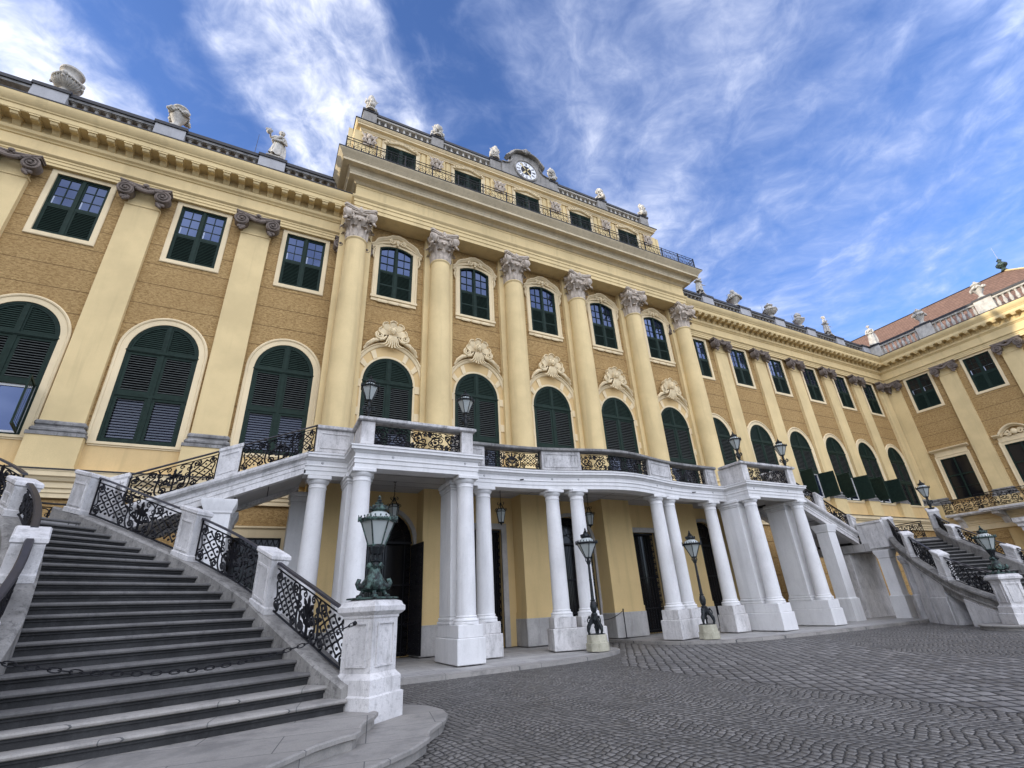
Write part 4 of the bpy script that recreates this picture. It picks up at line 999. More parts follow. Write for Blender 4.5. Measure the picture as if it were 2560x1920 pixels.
for x in (6.6, 8.6, 10.6, 12.6, 14.6, 16.6, 18.6): m.box(x-.012, x+.012, 17., 19.1, 6.236, 6.24)
for y in (17.4,18.3,19.0): m.box(2.8, 24., y-.012, y+.012, 6.237, 6.241)
sub('joint_lines', m, 'iron', CE)
wput('terrace_floor', slab([(x,y+.02) for x,y in floor], 6.45, 6.49), 'paving', POR)
# columns and piers
pc = MB(); pc.lathe([(.40,1.20),(.40,1.255),(.385,1.27),(.40,1.31),(.385,1.345),(.345,1.36),(.33,1.38),(.345,1.42),(.325,1.44)]+[(.312-.044*(i/10)**1.7,1.45+3.93*i/10) for i in range(11)]+[(.275,5.40),(.29,5.42),(.275,5.45),(.272,5.54),(.30,5.56),(.335,5.62),(.345,5.66),(.345,5.67)], (0,0), 28)
pc.bevbox(-.365,.365,-.365,.365,5.672,5.79,.015)
PCOL = proto('column', pc, 'white')
def plinth_mb(x0,x1,y0,y1): return MB().bevbox(x0,x1,y0,y1,.14,.84,.02).bevbox(x0+.05,x1-.05,y0+.05,y1-.05,.842,1.198,.015)
def pcol(x, y, mx):
    p = mx((x,y,0)); part_at(PCOL, POR, p)
def por(name, mb, mat, mx): mb.v = [mx(p) for p in mb.v]; return wput(name, mb, mat, POR)
def do_half(mx):
    for x in (2.61, 6.10):
        por('plinth', plinth_mb(x-.46,x+.46,14.93,17.0), 'white', mx); pcol(x, 15.37, mx)
        por('pier', MB().bevbox(x-.36,x+.36,15.80,16.9,1.42,5.44,.02).bevbox(x-.42,x+.42,15.74,16.96,1.2,1.30,.02).bevbox(x-.39,x+.39,15.77,16.93,1.302,1.418,.03)
            .bevbox(x-.38,x+.38,15.78,16.92,5.442,5.52,.02).bevbox(x-.41,x+.41,15.75,16.95,5.522,5.63,.03).bevbox(x-.44,x+.44,15.72,16.98,5.632,5.795,.03), 'white', mx)
    for x, y in ((7.35,16.70),(1.45,16.70)):
        por('plinth', plinth_mb(x-.44,x+.44,y-.42,y+.5), 'stone', mx); pcol(x, y, mx)
    a = PI*.085
    pl = MB(); n0 = len(pl.v); pl.bevbox(-1.0,1.0,-.44,.44,.14,.84,.02).bevbox(-.93,-.10,-.38,.38,.842,1.198,.015).bevbox(.10,.93,-.38,.38,.842,1.198,.015)
    c, s_ = math.cos(-.27), math.sin(-.27); pl.v = [(10.765+x*c-y*s_, 16.315+x*s_+y*c, z) for x,y,z in pl.v]
    por('plinth', pl, 'stone', mx); pcol(10.27, 16.45, mx); pcol(11.26, 16.18, mx)
    por('pier', MB().bevbox(.8,1.5,18.9,19.6,1.42,5.44,.02).bevbox(.74,1.56,18.84,19.66,1.2,1.418,.03).bevbox(.76,1.54,18.86,19.64,5.442,5.63,.02).bevbox(.72,1.58,18.82,19.68,5.632,5.795,.03).bevbox(.66,1.64,18.76,19.74,.14,1.198,.02), 'white', mx)
    # parapet
    H0, H1 = 6.5, 7.40
    def ped(x0,x1,y0,y1,mat='stone',panel=None):
        q = MB().bevbox(x0,x1,y0,y1,H0+.115,H1-.002,.012); o = por('parapet_pedestal', q, mat, mx); return o
    cop = MB(); cop.sweep([(1.2,16.45),(2.42,16.45),(2.42,15.16),(6.33,15.16),(6.33,16.45)], [(.06,H1),(.10,H1+.03),(.10,H1+.11),(.05,H1+.14),(-.36,H1+.14),(-.40,H1+.11),(-.40,H1+.03),(-.36,H1)])
    por('coping', cop, 'parapet', mx)
    bs = MB(); bs.sweep([(1.2,16.45),(2.42,16.45),(2.42,15.16),(6.33,15.16),(6.33,16.45)], [(.04,H0),(.04,H0+.08),(.01,H0+.115),(-.33,H0+.115),(-.33,H0)]); por('parapet_base', bs, 'parapet', mx)
    ped(1.2,2.42,16.45,16.77); ped(2.42,2.86,15.16,15.48); ped(2.422,2.74,15.482,16.448); ped(5.90,6.33,15.16,15.48); ped(6.012,6.328,15.482,16.60)
    pm = MB(); mold(pm, [(1.34,6.74),(2.28,6.74),(2.28,7.28),(1.34,7.28)], [(0,16.46),(0,16.425),(.03,16.425),(.03,16.46)], True); por('panel_moulding', pm, 'stone', mx)
    ip, _ = iron_panel([mx((2.86,15.31,H0+.10)), mx((5.90,15.31,H0+.10))][::1], .82, 1, False); wput('railing', ip, 'iron', POR)
both(do_half)
# curved middle of the parapet
def cpath(d0, d1, off, n=10): return [(AX+d0+(d1-d0)*i/n, cenY(AX+d0+(d1-d0)*i/n)+off) for i in range(n+1)]
cfull = cpath(-6.72, 6.72, .10, 40)
H0, H1 = 6.5, 7.40
wput('coping', MB().sweep(cfull, [(.06,H1),(.10,H1+.03),(.10,H1+.11),(.05,H1+.14),(-.36,H1+.14),(-.40,H1+.11),(-.40,H1+.03),(-.36,H1)]), 'coping', POR)
wput('parapet_base', MB().sweep(cfull, [(.16,H0),(.16,H0+.03),(.04,H0+.09),(.01,H0+.115),(-.33,H0+.115),(-.33,H0)]), 'coping', POR)
for a, b in ((-6.72,-6.02),(-3.52,-1.86),(1.86,3.52),(6.02,6.72)):
    pp = cpath(a, b, .10, 6); q = MB().sweep(pp, [(0,H0+.116),(0,H1-.002),(-.32,H1-.002),(-.32,H0+.116)]); o = wput('parapet_pedestal', q, 'parapet', POR)
    i0, i1 = cpath(a+.12, b-.12, .10, 6), None
    fr = MB()
    for z in (H0+.22, H1-.14): fr.sweep(i0, [(.0,z),(.025,z),(.025,z+.03),(.0,z+.03)])
    for p in (i0[0], i0[-1]): fr.box(p[0]-.015, p[0]+.015, p[1]-.027, p[1]+.02, H0+.252, H1-.142)
    sub('panel_moulding', fr, 'parapet', o); o.children[0].location = (0,0,0)
for a, b, st in ((-6.02,-3.52,0),(-1.86,1.86,1),(3.52,6.02,0)):
    ip, _ = iron_panel([(x,y,H0+.10) for x,y in cpath(a,b,.24,8)], .82, st, False); wput('railing', ip, 'iron', POR)
for dx in (-6.1,-3.2,-2.1,2.1,3.2,6.1,-9.9,-7.4,9.9,7.4,-11.9,11.9):
    x = AX+dx; y = cenY(x) if abs(dx) < 6.5 else (15.06 if abs(dx) < 11 else 16.35)
    b = MB(); b.sphere((x, y-.012, 6.20), .045, 8, 5, (1,.5,1)); wput('boss', b, 'greystone', POR)
for x in (AX-4.6, AX+4.6): b = MB(); b.tube([(x,cenY(x)+.02,6.12),(x+.05,cenY(x)-.22,6.09)], .025, 6); wput('drain_spout', b, 'iron', POR)

# ------------------------------------------------------------------ entrance hall wall behind the portico (part of the palace)
m = MB(); dz = .14
holes = [archpoly(AX+d,1.28,dz+.002,4.22,1.28) for d in (-9.,0.,9.)] + [rect(AX+d,.80,dz+.002,4.82) for d in (-4.5,4.5)]
wall_holes(m, FM(20.08), 1.0, 2*AX-1.0, dz, 6.5, holes, .35); wput('entrance_wall', m, 'ochre', PAL)
for d in (-11.25,-6.75,-2.25,2.25,6.75,11.25):
    p = MB(); x = AX+d; p.box(x-.85,x+.85,19.15,20.06,1.4,6.24).box(x-.88,x+.88,19.12,20.07,1.16,1.4); o = wput('wall_pier', p, 'ochre', PAL)
    p = MB().bevbox(x-.91,x+.91,19.08,20.07,dz,1.16,.02); sub('plinth', p, 'plinth', o)
p = MB()
for a, b in ((-9.9+.0,-10.40),): pass
def door(d, arched):
    x = AX+d
    if arched:
        hw = 1.28; t = MB(); path = [(x-hw,dz)]+[(x-hw*math.cos(PI*i/16),4.22+hw*math.sin(PI*i/16)) for i in range(17)]+[(x+hw,dz)]
        mold(t, path, [(0,20.12),(0,20.02),(.16,20.02),(.16,20.12)]); o = wput('door_surround', t, 'plinth', PAL)
        gp = archpoly(x,hw,dz,4.22,hw)
    else:
        hw = .80; t = MB(); mold(t, [(x-hw,dz),(x-hw,4.82),(x+hw,4.82),(x+hw,dz)], [(0,20.12),(0,20.0),(.24,20.0),(.24,20.12)]); o = wput('door_surround', t, 'plinth', PAL); gp = rect(x,hw,dz,4.82)
    g = MB(); g.poly_ext(gp, lambda a,b,t_: (a,20.40+t_,b), .03); sub('pane', g, 'darkglass', o)
    y = 20.2; b = MB(); top = 4.22 if arched else 4.75
    b.box(x-hw+.02,x+hw-.02,y-.03,y+.03,top-.05,top+.04)
    for zz in (dz+.1, 1.2, 2.6): b.box(x-hw+.04,x+hw-.04,y-.02,y+.02,zz,zz+.05)
    n = 14 if arched else 9
    for i in range(n+1):
        xx = x-hw+.05+(2*hw-.1)*i/n
        if arched and d == -9. and xx > x+.2: continue
        b.tube([(xx,y,dz),(xx,y,top)], .016, 4)
    for s in (-1,1):
        b.box(x+s*(hw-.30)-.012,x+s*(hw-.30)+.012,y-.02,y+.02,dz,top)
        for k in range(int((top-dz)/.30)):
            zc = dz+.18+.30*k; b.tube([(x+s*(hw-.16)+p_[0],y-.01,zc+p_[1]) for p_ in spiral2((0,.03),.10,.02,1.3,-PI/2,s)], .016, 4); b.tube([(x+s*(hw-.16)+p_[0],y-.01,zc+p_[1]) for p_ in spiral2((0,-.06),.07,.02,1.2,PI/2,-s)], .014, 4)
    if arched:
        for r in (.45,.95,1.22): b.tube([(x-r*math.cos(PI*i/16),y,4.22+r*math.sin(PI*i/16)) for i in range(17)], .018, 4)
        for i in range(1,10): a = PI*i/10; b.tube([(x-.45*math.cos(a),y,4.22+.45*math.sin(a)),(x-1.22*math.cos(a),y,4.22+1.22*math.sin(a))], .014, 4)
        for i in range(12): a = PI*(i+.5)/12; b.tube([(x-1.08*math.cos(a)+p_[0],y-.01,4.22+1.08*math.sin(a)+p_[1]) for p_ in spiral2((0,0),.10,.02,1.3,a,1)], .014, 4)
    sub('gate', b, 'iron', o)
    if d == -9.:
        l = MB(); X0 = x+1.20; ca, sa = math.cos(R(-62)), math.sin(R(-62))
        def P(s,z): return (X0+s*ca*-.0+s*.12, 20.0-s, z)
        for s in [i*.0814 for i in range(15)]: l.tube([P(s,dz+.06),P(s,4.1)], .028 if s in (0,14*.0814) else .017, 4)
        for z in (dz+.1,1.2,2.6,4.06): l.tube([P(0,z),P(1.14,z)], .022, 4)
        for k in range(13):
            for s in (.12,.57,1.02): l.tube([P(s+q[0],.35+.29*k+q[1]) for q in spiral2((0,0),.10,.02,1.4,0,1)], .02, 4)
        sub('open_gate_leaf', l, 'iron', o)
for d in (-9.,0.,9.): door(d, True)
for d in (-4.5,4.5): door(d, False)

# ------------------------------------------------------------------ staircases (built once to the left, once mirrored)
HS = .1675
RK = {-2:(1.78,7.9),0:(1.45,8.6),2:(1.02,9.25),4:(.66,10.05),6:(.3,10.75),8:(-.05,11.25),10:(-.5,11.75),12:(-1.03,12.3),14:(-1.62,12.8),16:(-2.28,13.35),18:(-2.97,13.85),20:(-3.7,14.3),22:(-4.5,14.8)}
LK = {-2:(-2.3,7.2),0:(-2.36,7.62),2:(-2.42,8.0),4:(-2.5,8.6),6:(-2.62,9.2),8:(-2.75,9.65),10:(-2.92,10.2),12:(-3.14,10.8),14:(-3.42,11.4),16:(-3.78,12.),18:(-4.27,12.6),20:(-4.92,13.1),22:(-5.6,13.5)}
def interp(tab, k):
    ks = sorted(tab); k = min(max(k, ks[0]), ks[-1])
    def at(i): return Vector(tab[ks[min(max(i,0),len(ks)-1)]])
    i = min(int((k-ks[0])//2), len(ks)-2); t = (k-ks[i])/2
    p0, p1, p2, p3 = at(i-1), at(i), at(i+1), at(i+2)
    return p1*1. + (p2-p0)*(.5*t) + (p0*2-p1*5+p2*4-p3)*(.5*t*t) + (p1*3-p0-p2*3+p3)*(.5*t**3)
def side(tab, k, off, out):
    p = interp(tab, k); d = (interp(tab, k+.4)-interp(tab, k-.4)).normalized(); n_ = Vector((d.y, -d.x))*out
    return p + n_*off
SZ = lambda k: HS*(k+3)
def build_stair(mx, name_label, where):
    A = mx((-1.2, 11., 0)); ST = world_thing('staircase', name_label, 'staircase', A, 'curved stone staircases')
    def put(nm, mb, mat, ang=30.): mb.v = [mx(p) for p in mb.v]; return wput(nm, mb, mat, ST, ang)
    # low aprons
    a1 = [(-3.6,5.0),(.3,5.3),(1.35,6.2),(1.98,6.7),(2.22,6.98),(2.34,7.14),(2.36,7.30),(2.46,7.52),(2.85,8.02),(3.02,8.4),(3.08,8.8),(3.0,9.3),(2.72,9.75),(2.3,10.05),(1.5,10.2),(.6,9.6),(-3.6,8.)]
    a2 = [(-3.6,5.6),(-.4,5.75),(.37,6.15),(.90,6.75),(1.22,6.98),(1.38,7.05),(1.47,7.2),(1.5,7.4),(1.62,7.75),(1.80,8.02),(1.92,8.3),(1.8,8.9),(1.0,9.2),(-3.6,8.2)]
    def apron(pts, z0, z1):
        q = MB(); rings = []
        def inset(d):
            out = []; n = len(pts); P = [Vector(p) for p in pts]
            for i in range(n):
                d1 = (P[i]-P[i-1]).normalized(); d2 = (P[(i+1)%n]-P[i]).normalized(); nn = Vector((-d1.y,d1.x))+Vector((-d2.y,d2.x)); nn = nn/max(.3, 1+d1.dot(d2))
                out.append(P[i]+nn*d)
            return out
        prof = [(.05,z0),(.05,z1-.075),(.0,z1-.055),(.0,z1-.015),(.02,z1)]
        rings = [[(p.x,p.y,z) for p in inset(d)] for d, z in prof]; q.loft(rings, True, False)
        tp = inset(.02); tri = tessellate_polygon([[Vector((p.x,p.y,0)) for p in tp]]); q.add([(p.x,p.y,z1) for p in tp], tri); return q
    put('step', apron(a1, -.02, HS), 'apron'); put('step', apron(a2, HS-.02, 2*HS), 'apron')
    # treads
    for k in range(21):
        z1 = SZ(k); z0 = z1-HS; rows = []
        N = 10; prof = [(.045,z1-.062),(-.005,z1-.060),(-.026,z1-.048),(-.034,z1-.028),(-.024,z1-.008),(-.004,z1)]; rrows = []
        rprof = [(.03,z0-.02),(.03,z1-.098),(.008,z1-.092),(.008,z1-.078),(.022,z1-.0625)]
        for i in range(N+1):
            t = i/N; p = interp(RK,k).lerp(interp(LK,k), t); q = interp(RK,k+1.3).lerp(interp(LK,k+1.3), t)
            bow = math.sin(PI*t)*(.16-.012*k); d = (q-p).normalized(); p = p - d*max(0.,bow)*.5
            if t in (0, 1): e = (interp(LK,k)-interp(RK,k)).normalized()*(.05 if t else -.05); p += e; q += e
            rows.append([(p.x+d.x*u, p.y+d.y*u, z) for u, z in prof]+[(q.x,q.y,z1),(q.x,q.y,z1-.062)])
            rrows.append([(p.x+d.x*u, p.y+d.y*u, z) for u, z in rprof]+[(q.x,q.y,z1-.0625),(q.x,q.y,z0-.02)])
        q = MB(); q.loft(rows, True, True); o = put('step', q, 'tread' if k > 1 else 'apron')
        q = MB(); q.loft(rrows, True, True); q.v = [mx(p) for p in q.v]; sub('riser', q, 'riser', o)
    # strings with mouldings
    for tab, out in ((RK, 1.), (LK, -1.)):
        inner = []; ks = [.1+.5*i for i in range(44)]
        rows = []
        for k in ks:
            z = SZ(k)+(.20 if tab is LK else 0.); a = side(tab,k,.0,out); b = side(tab,k,.44,out); c = side(tab,k,.50,out); d_ = side(tab,k,.40,out)
            zb = max(0., z-.62)
            w = side(tab,k,.34,out)
            rows.append([(a.x,a.y,max(0,z-.60)),(a.x,a.y,z+.10),(side(tab,k,.04,out).x,side(tab,k,.04,out).y,z+.14),(b.x,b.y,z+.14),(c.x,c.y,z+.10),(c.x,c.y,z+.03),(b.x,b.y,z-.02),(d_.x,d_.y,z-.06),(d_.x,d_.y,max(.0,z-.22)),(b.x,b.y,max(0,z-.25)),(b.x,b.y,max(0,z-.31)),(w.x,w.y,max(0,z-.36)),(w.x,w.y,max(-.01,zb-.01))])
        q = MB(); q.loft(rows, True, True); put('string_wall', q, 'string')
    # soffit under the open part and piers carrying it
    rows = []
    for i in range(13):
        k = 9+i; a = side(RK,k,.36,1.); b = side(LK,k,.34,-1.); z = SZ(k)-.42
        rows.append([(a.x,a.y,z),(b.x,b.y,z),(b.x,b.y,z-.14),(a.x,a.y,z-.14)])
    put('soffit', MB().loft(rows), 'soffit')
    for ka, kb in ((.1,5.6),(8.6,12.4),(13.0,15.6)):
        rows = []; n = 8
        for i in range(n+1):
            k = ka+(kb-ka)*i/n; a = side(RK,k,.36,1.); b = side(RK,k,-.25,1.); z = SZ(k)-.36; rows.append([(a.x,a.y,-.01),(a.x,a.y,max(.02,z)),(b.x,b.y,max(.02,z)),(b.x,b.y,-.01)])
        put('stair_wall', MB().loft(rows), 'stone')
        rows = []
        for i in range(n+1):
            k = ka+(kb-ka)*i/n; a = side(RK,k,.40,1.); b = side(RK,k,.30,1.); z = min(1.05, max(.05, SZ(k)-.45)); rows.append([(a.x,a.y,-.012),(a.x,a.y,z),(b.x,b.y,z+.03),(b.x,b.y,-.012)])
        put('plinth', MB().loft(rows), 'stone')
    rows = []
    for i in range(17):
        k = .1+i*1.33; a = side(LK,k,.33,-1.); b = side(LK,k,.05,-1.); z = SZ(min(k,20.9))-.37; rows.append([(a.x,a.y,-.01),(a.x,a.y,max(.02,z)),(b.x,b.y,max(.02,z)),(b.x,b.y,-.01)])
    put('stair_wall', MB().loft(rows), 'stone')
    for k, w in ((18.,.65),):
        p = side(RK,k,.08,1.); q = MB(); d = (interp(RK,k+.4)-interp(RK,k-.4)); an = math.atan2(d.y,d.x); zt = SZ(k)-.50
        q.sqlathe([(w*.62,.1),(w*.62,1.15),(w*.55,1.17),(w*.5,1.2),(w*.5,zt-.4),(w*.56,zt-.36),(w*.56,zt-.3),(w*.66,zt-.15),(w*.66,zt)], (p.x,p.y), an); put('pier', q, 'stone')
    # posts with caps, iron panels between them
    def post(tab, k, out, hgt=1.02, w=.29, th=.24, dz=0.):
        c = side(tab,k,.24,out); d = (interp(tab,k+.4)-interp(tab,k-.4)); sl = 2*HS*1.0/ max(.1,(interp(tab,k+1)-interp(tab,k-1)).length); d.normalize(); n_ = Vector((d.y,-d.x)); z = SZ(k)+.12+dz
        q = MB(); rings = []
        for g, zz in ((1.12,0.),(1.12,.10),(1.,.12),(1.,hgt-.16),(1.06,hgt-.13),(1.06,hgt-.09),(1.18,hgt-.06),(1.18,hgt),(1.05,hgt+.03)):
            rg = []
            for u, v in ((-1,-1),(1,-1),(1,1),(-1,1)):
                p = c + d*(u*w*g) + n_*(v*th*g); rg.append((p.x,p.y,z+zz+u*w*g*sl*.8))
            rings.append(rg)
        q.loft(rings); o = put('stair_post', q, 'stone')
        f = MB()
        for sgn in (-1, 1):
            for (u0,u1,v0,v1) in ((-.72,.72,.16,.20),(-.72,.72,hgt-.28,hgt-.24),(-.76,-.70,.16,hgt-.24),(.70,.76,.16,hgt-.24)):
                pts = []
                for vv in (v0,v1):
                    for uu in (u0,u1):
                        for tt in (th*1.0-.01, th+.018): p = c + d*(uu*w) + n_*(sgn*tt); pts.append((p.x,p.y,z+vv+uu*w*sl*.8))
                f.add(pts, [(0,1,3,2),(4,6,7,5),(0,2,6,4),(1,5,7,3),(0,4,5,1),(2,3,7,6)])
        f.v = [mx(p) for p in f.v]; s = sub('panel_moulding', f, 'stone', o)
    def panel(tab, k0, k1, out, H=.93, dz=0.):
        base = []; n = 8
        for i in range(n+1): k = k0+(k1-k0)*i/n; p = side(tab,k,.24,out); base.append((p.x,p.y,SZ(k)+.13+dz))
        ip, hr = iron_panel(base, H, 0); put('railing', ip, 'iron'); put('handrail', hr, 'rail')
    for k in (7.1, 13.6): post(RK, k, 1., 1.04, .21, .19)
    for k in (9.2, 16.6): post(LK, k, -1., .62, .20, .18, .20)
    post(RK, 20.6, 1., .95, .20, .22); post(LK, 21.2, -1., 1.10, .22, .22)
    panel(RK, .5, 6.6, 1.); panel(RK, 7.6, 13.1, 1.); panel(RK, 14.1, 20.2, 1.)
    panel(LK, .6, 8.7, -1., .64, .2); panel(LK, 9.7, 16.2, -1., .64, .2); panel(LK, 17.0, 20.8, -1., .72, .2)
    # landing
    LZ = SZ(20); lp = [(-3.7,14.3),(-3.55,14.7),(-3.5,16.4),(-3.5,19.2),(-4.6,19.2),(-4.7,17.75),(-5.5,17.6),(-6.4,16.7),(-6.6,15.4),(-6.1,14.1),(-5.3,13.3),(-4.92,13.1)]
    put('landing', slab(lp, LZ-.42, LZ-.004), 'paving')
    back = [(-4.6,17.7),(-5.5,17.55),(-6.3,16.7)]; back2 = [(-6.4,16.3),(-6.45,15.3),(-6.0,14.1)]
    for b in (back, back2):
        ip, hr = iron_panel([(x,y,LZ+.05) for x,y in b], .95, 0); put('railing', ip, 'iron'); put('handrail', hr, 'iron')
    q = MB(); q.sqlathe([(.25,LZ),(.25,LZ+.95),(.3,LZ+.98),(.3,LZ+1.08)], (-6.36,16.5), .4); put('stair_post', q, 'stone')
    q = MB(); q.bevbox(-6.2,-3.6,17.1,17.7,.1,LZ-.43,.02); put('pier', q, 'stone')
    q = MB(); q.bevbox(-6.3,-5.6,13.9,14.6,.1,LZ-.43,.02); put('pier', q, 'stone')
    # upper flight up to the terrace
    ux0, ux1, uy0, uy1 = -4.4, 1.05, 16.42, 19.1; n = 16
    sl = lambda x: 6.42 - .434*(.95-x)
    for i in range(n):
        x = ux0+(ux1-ux0)*i/n; zt = LZ + (6.49-LZ)*(i+1)/n; q = MB(); q.box(x, x+(ux1-ux0)/n+.03, uy0, uy1, zt-.17, zt); put('step', q, 'step')
    lo, hi = max(ux0, -3.6), 1.0
    for y0, s in ((16.35, 1.), (19.12, -1.)):
        prof = [(0,-.60),(0,-.42),(.022,-.415),(.022,-.30),(.05,-.27),(.012,-.25),(.012,-.16),(.06,-.12),(.15,-.09),(.19,-.02),(.19,.06),(-.30,.06),(-.30,-.60)]
        q = MB(); rows = [[(x, y0-s*d, sl(x)+z) for d, z in prof] for x in (lo, hi)]; q.loft(rows); put('string_wall', q, 'stone')
    q = MB(); q.loft([[(x,16.66,sl(x)-.46),(x,18.82,sl(x)-.46),(x,18.82,sl(x)-.34),(x,16.66,sl(x)-.34)] for x in (lo,hi)]); put('soffit', q, 'soffit')
    q = MB()
    for x in (-2.6,-1.7,-.9,0.): q.loft([[(x+e,16.7,sl(x+e)-.466),(x+e,18.8,sl(x+e)-.466),(x+e,18.8,sl(x+e)-.456),(x+e,16.7,sl(x+e)-.456)] for e in (0,.03)])
    put('joint_lines', q, 'iron')
    # posts and panels of the upper flight
    def upost(x0, x1, y, hb=.07, ht=1.02):
        q = MB(); q.loft([[(x0-g,y-.17-g,sl(x0)+z),(x1+g,y-.17-g,sl(x1)+z),(x1+g,y+.17+g,sl(x1)+z),(x0-g,y+.17+g,sl(x0)+z)] for g, z in ((0,.06),(0,ht-.12),(.03,ht-.08),(.03,ht),(0,ht+.02))]); o = put('stair_post', q, 'stone')
        f = MB()
        for a, b, c_, d_ in ((.08,.92,.2,.23),(.08,.92,ht-.24,ht-.21)): 
            xa, xb = x0+(x1-x0)*a, x0+(x1-x0)*b; f.loft([[(x,y-.19,sl(x)+c_),(x,y-.165,sl(x)+c_),(x,y-.165,sl(x)+d_),(x,y-.19,sl(x)+d_)] for x in (xa,xb)])
        for a in (.08,.88): x = x0+(x1-x0)*a; f.loft([[(x,y-.188,sl(x)+z),(x+.03,y-.188,sl(x+.03)+z),(x+.03,y-.165,sl(x+.03)+z),(x,y-.165,sl(x)+z)] for z in (.235,ht-.245)])
        f.v = [mx(p) for p in f.v]; sub('panel_moulding', f, 'stone', o)
    for y in (16.5,):
        upost(-1.46,-.9,y); upost(-3.95,-3.5,y)
        for a, b in ((-3.5,-1.46),(-.9,1.2)):
            ip, hr = iron_panel([(a,y,sl(a)+.06),(b,y,sl(b)+.06)], .97, 0); put('railing', ip, 'iron'); put('handrail', hr, 'rail')
    # short curved parapet tying the landing post to the upper flight
    q = MB(); pts = [(-3.52,14.75),(-3.62,15.4),(-3.72,16.2)]; q.sweep(pts, [(.16,LZ-.3),(.16,LZ+.95),(.22,LZ+1.),(.22,LZ+1.1),(-.22,LZ+1.1),(-.22,LZ+1.),(-.16,LZ+.95),(-.16,LZ-.3)]); put('parapet', q, 'stone')
    for x, y, w in ((-1.2,16.62,.42),(-1.2,18.7,.42),(-3.7,15.3,.36)):
        zt = sl(x)-.60 if x > -2 else LZ-.43; q = MB(); q.sqlathe([(w,.1),(w,1.15),(w*.88,1.17),(w*.80,1.22),(w*.80,zt-.42),(w*.88,zt-.38),(w*.88,zt-.3),(w*1.08,zt-.12),(w*1.08,zt)], (x,y)); put('pier', q, 'white')
    # lamp pedestal at the foot
    an = math.atan2(.47,.61); q = MB(); q.sqlathe([(.40,.10),(.40,.50),(.365,.52),(.365,.72),(.335,.755),(.30,.80),(.30,1.55),(.315,1.57),(.315,1.60),(.345,1.62),(.385,1.66),(.385,1.73),(.36,1.75),(.34,1.80),(.24,1.84)], (1.85,8.88), an); o = put('lamp_pedestal', q, 'stone')
    f = MB(); ca, sa = math.cos(an), math.sin(an)
    for j in range(4):
        for (u0,u1,v0,v1) in ((-.20,.20,.88,.905),(-.20,.20,1.475,1.50),(-.20,-.178,.905,1.475),(.178,.20,.905,1.475)):
            pts = []
            for vv in (v0,v1):
                for uu in (u0,u1):
                    for tt in (.28,.326):
                        a, b = (uu,-tt) if j == 0 else ((tt,uu) if j == 1 else ((uu,tt) if j == 2 else (-tt,uu))); pts.append((1.85+a*ca-b*sa, 8.88+a*sa+b*ca, vv))
            f.add(pts, [(0,1,3,2),(4,6,7,5),(0,2,6,4),(1,5,7,3),(0,4,5,1),(2,3,7,6)])
    f.v = [mx(p) for p in f.v]; sub('panel_moulding', f, 'stone', o)
    q = MB(); q.sqlathe([(.40,.10),(.40,.50),(.33,.55),(.30,.80),(.30,1.55),(.385,1.66),(.385,1.73),(.34,1.80),(.24,1.84)], (-2.75,7.35), .1); put('lamp_pedestal', q, 'stone')
    return ST
S_L = build_stair(lambda p: p, 'near curved stone staircase in the left foreground, dark steps with a chain across', 'left')
S_R = build_stair(mirx, 'far curved stone staircase at the right, matching the near one beyond the portico', 'right')
# ------------------------------------------------------------------ iron railing on the main cornice (part of the palace)
def attic_rail_panel(L=1.55, H=1.15):
    m = MB(); z0 = .10
    for z in (z0, H-.20, H-.02): m.box(0, L, -.016, .016, z-.014, z+.014)
    m.box(-.03,.03,-.03,.03,0,H+.02)
    n = 4
    for i in range(n):
        c = L*(i+.5)/n; r = L/n*.46; m.tube([(c+r*math.cos(2*PI*j/14), 0, z0+.36+r*1.25*math.sin(2*PI*j/14)) for j in range(14)], .016, 4, True)
        m.tube([(c+r*.5*math.cos(2*PI*j/10), 0, z0+.36+r*.6*math.sin(2*PI*j/10)) for j in range(10)], .014, 4, True)
        m.tube([(c, 0, z0), (c, 0, H-.2)], .010, 4); m.tube([(c-r,0,H-.2),(c,0,H-.38),(c+r,0,H-.2)], .012, 4); m.tube([(c-r,0,z0),(c,0,z0+.16),(c+r,0,z0)], .012, 4)
        m.tube([(L*i/n, 0, z0), (L*i/n, 0, H-.02)], .013, 4)
    return proto('railing', m, 'iron')
ARP = attic_rail_panel(); PX0, PX1, PY = .95, 25.81, 18.72
for i in range(16): part_at(ARP, PAL, (PX0+1.55375*i, PY, 23.36))
for i in range(2):
    part_at(ARP, PAL, (PX0, PY+1.55*(i+1), 23.36), -PI/2); part_at(ARP, PAL, (PX1, PY+1.55*i, 23.36), PI/2)

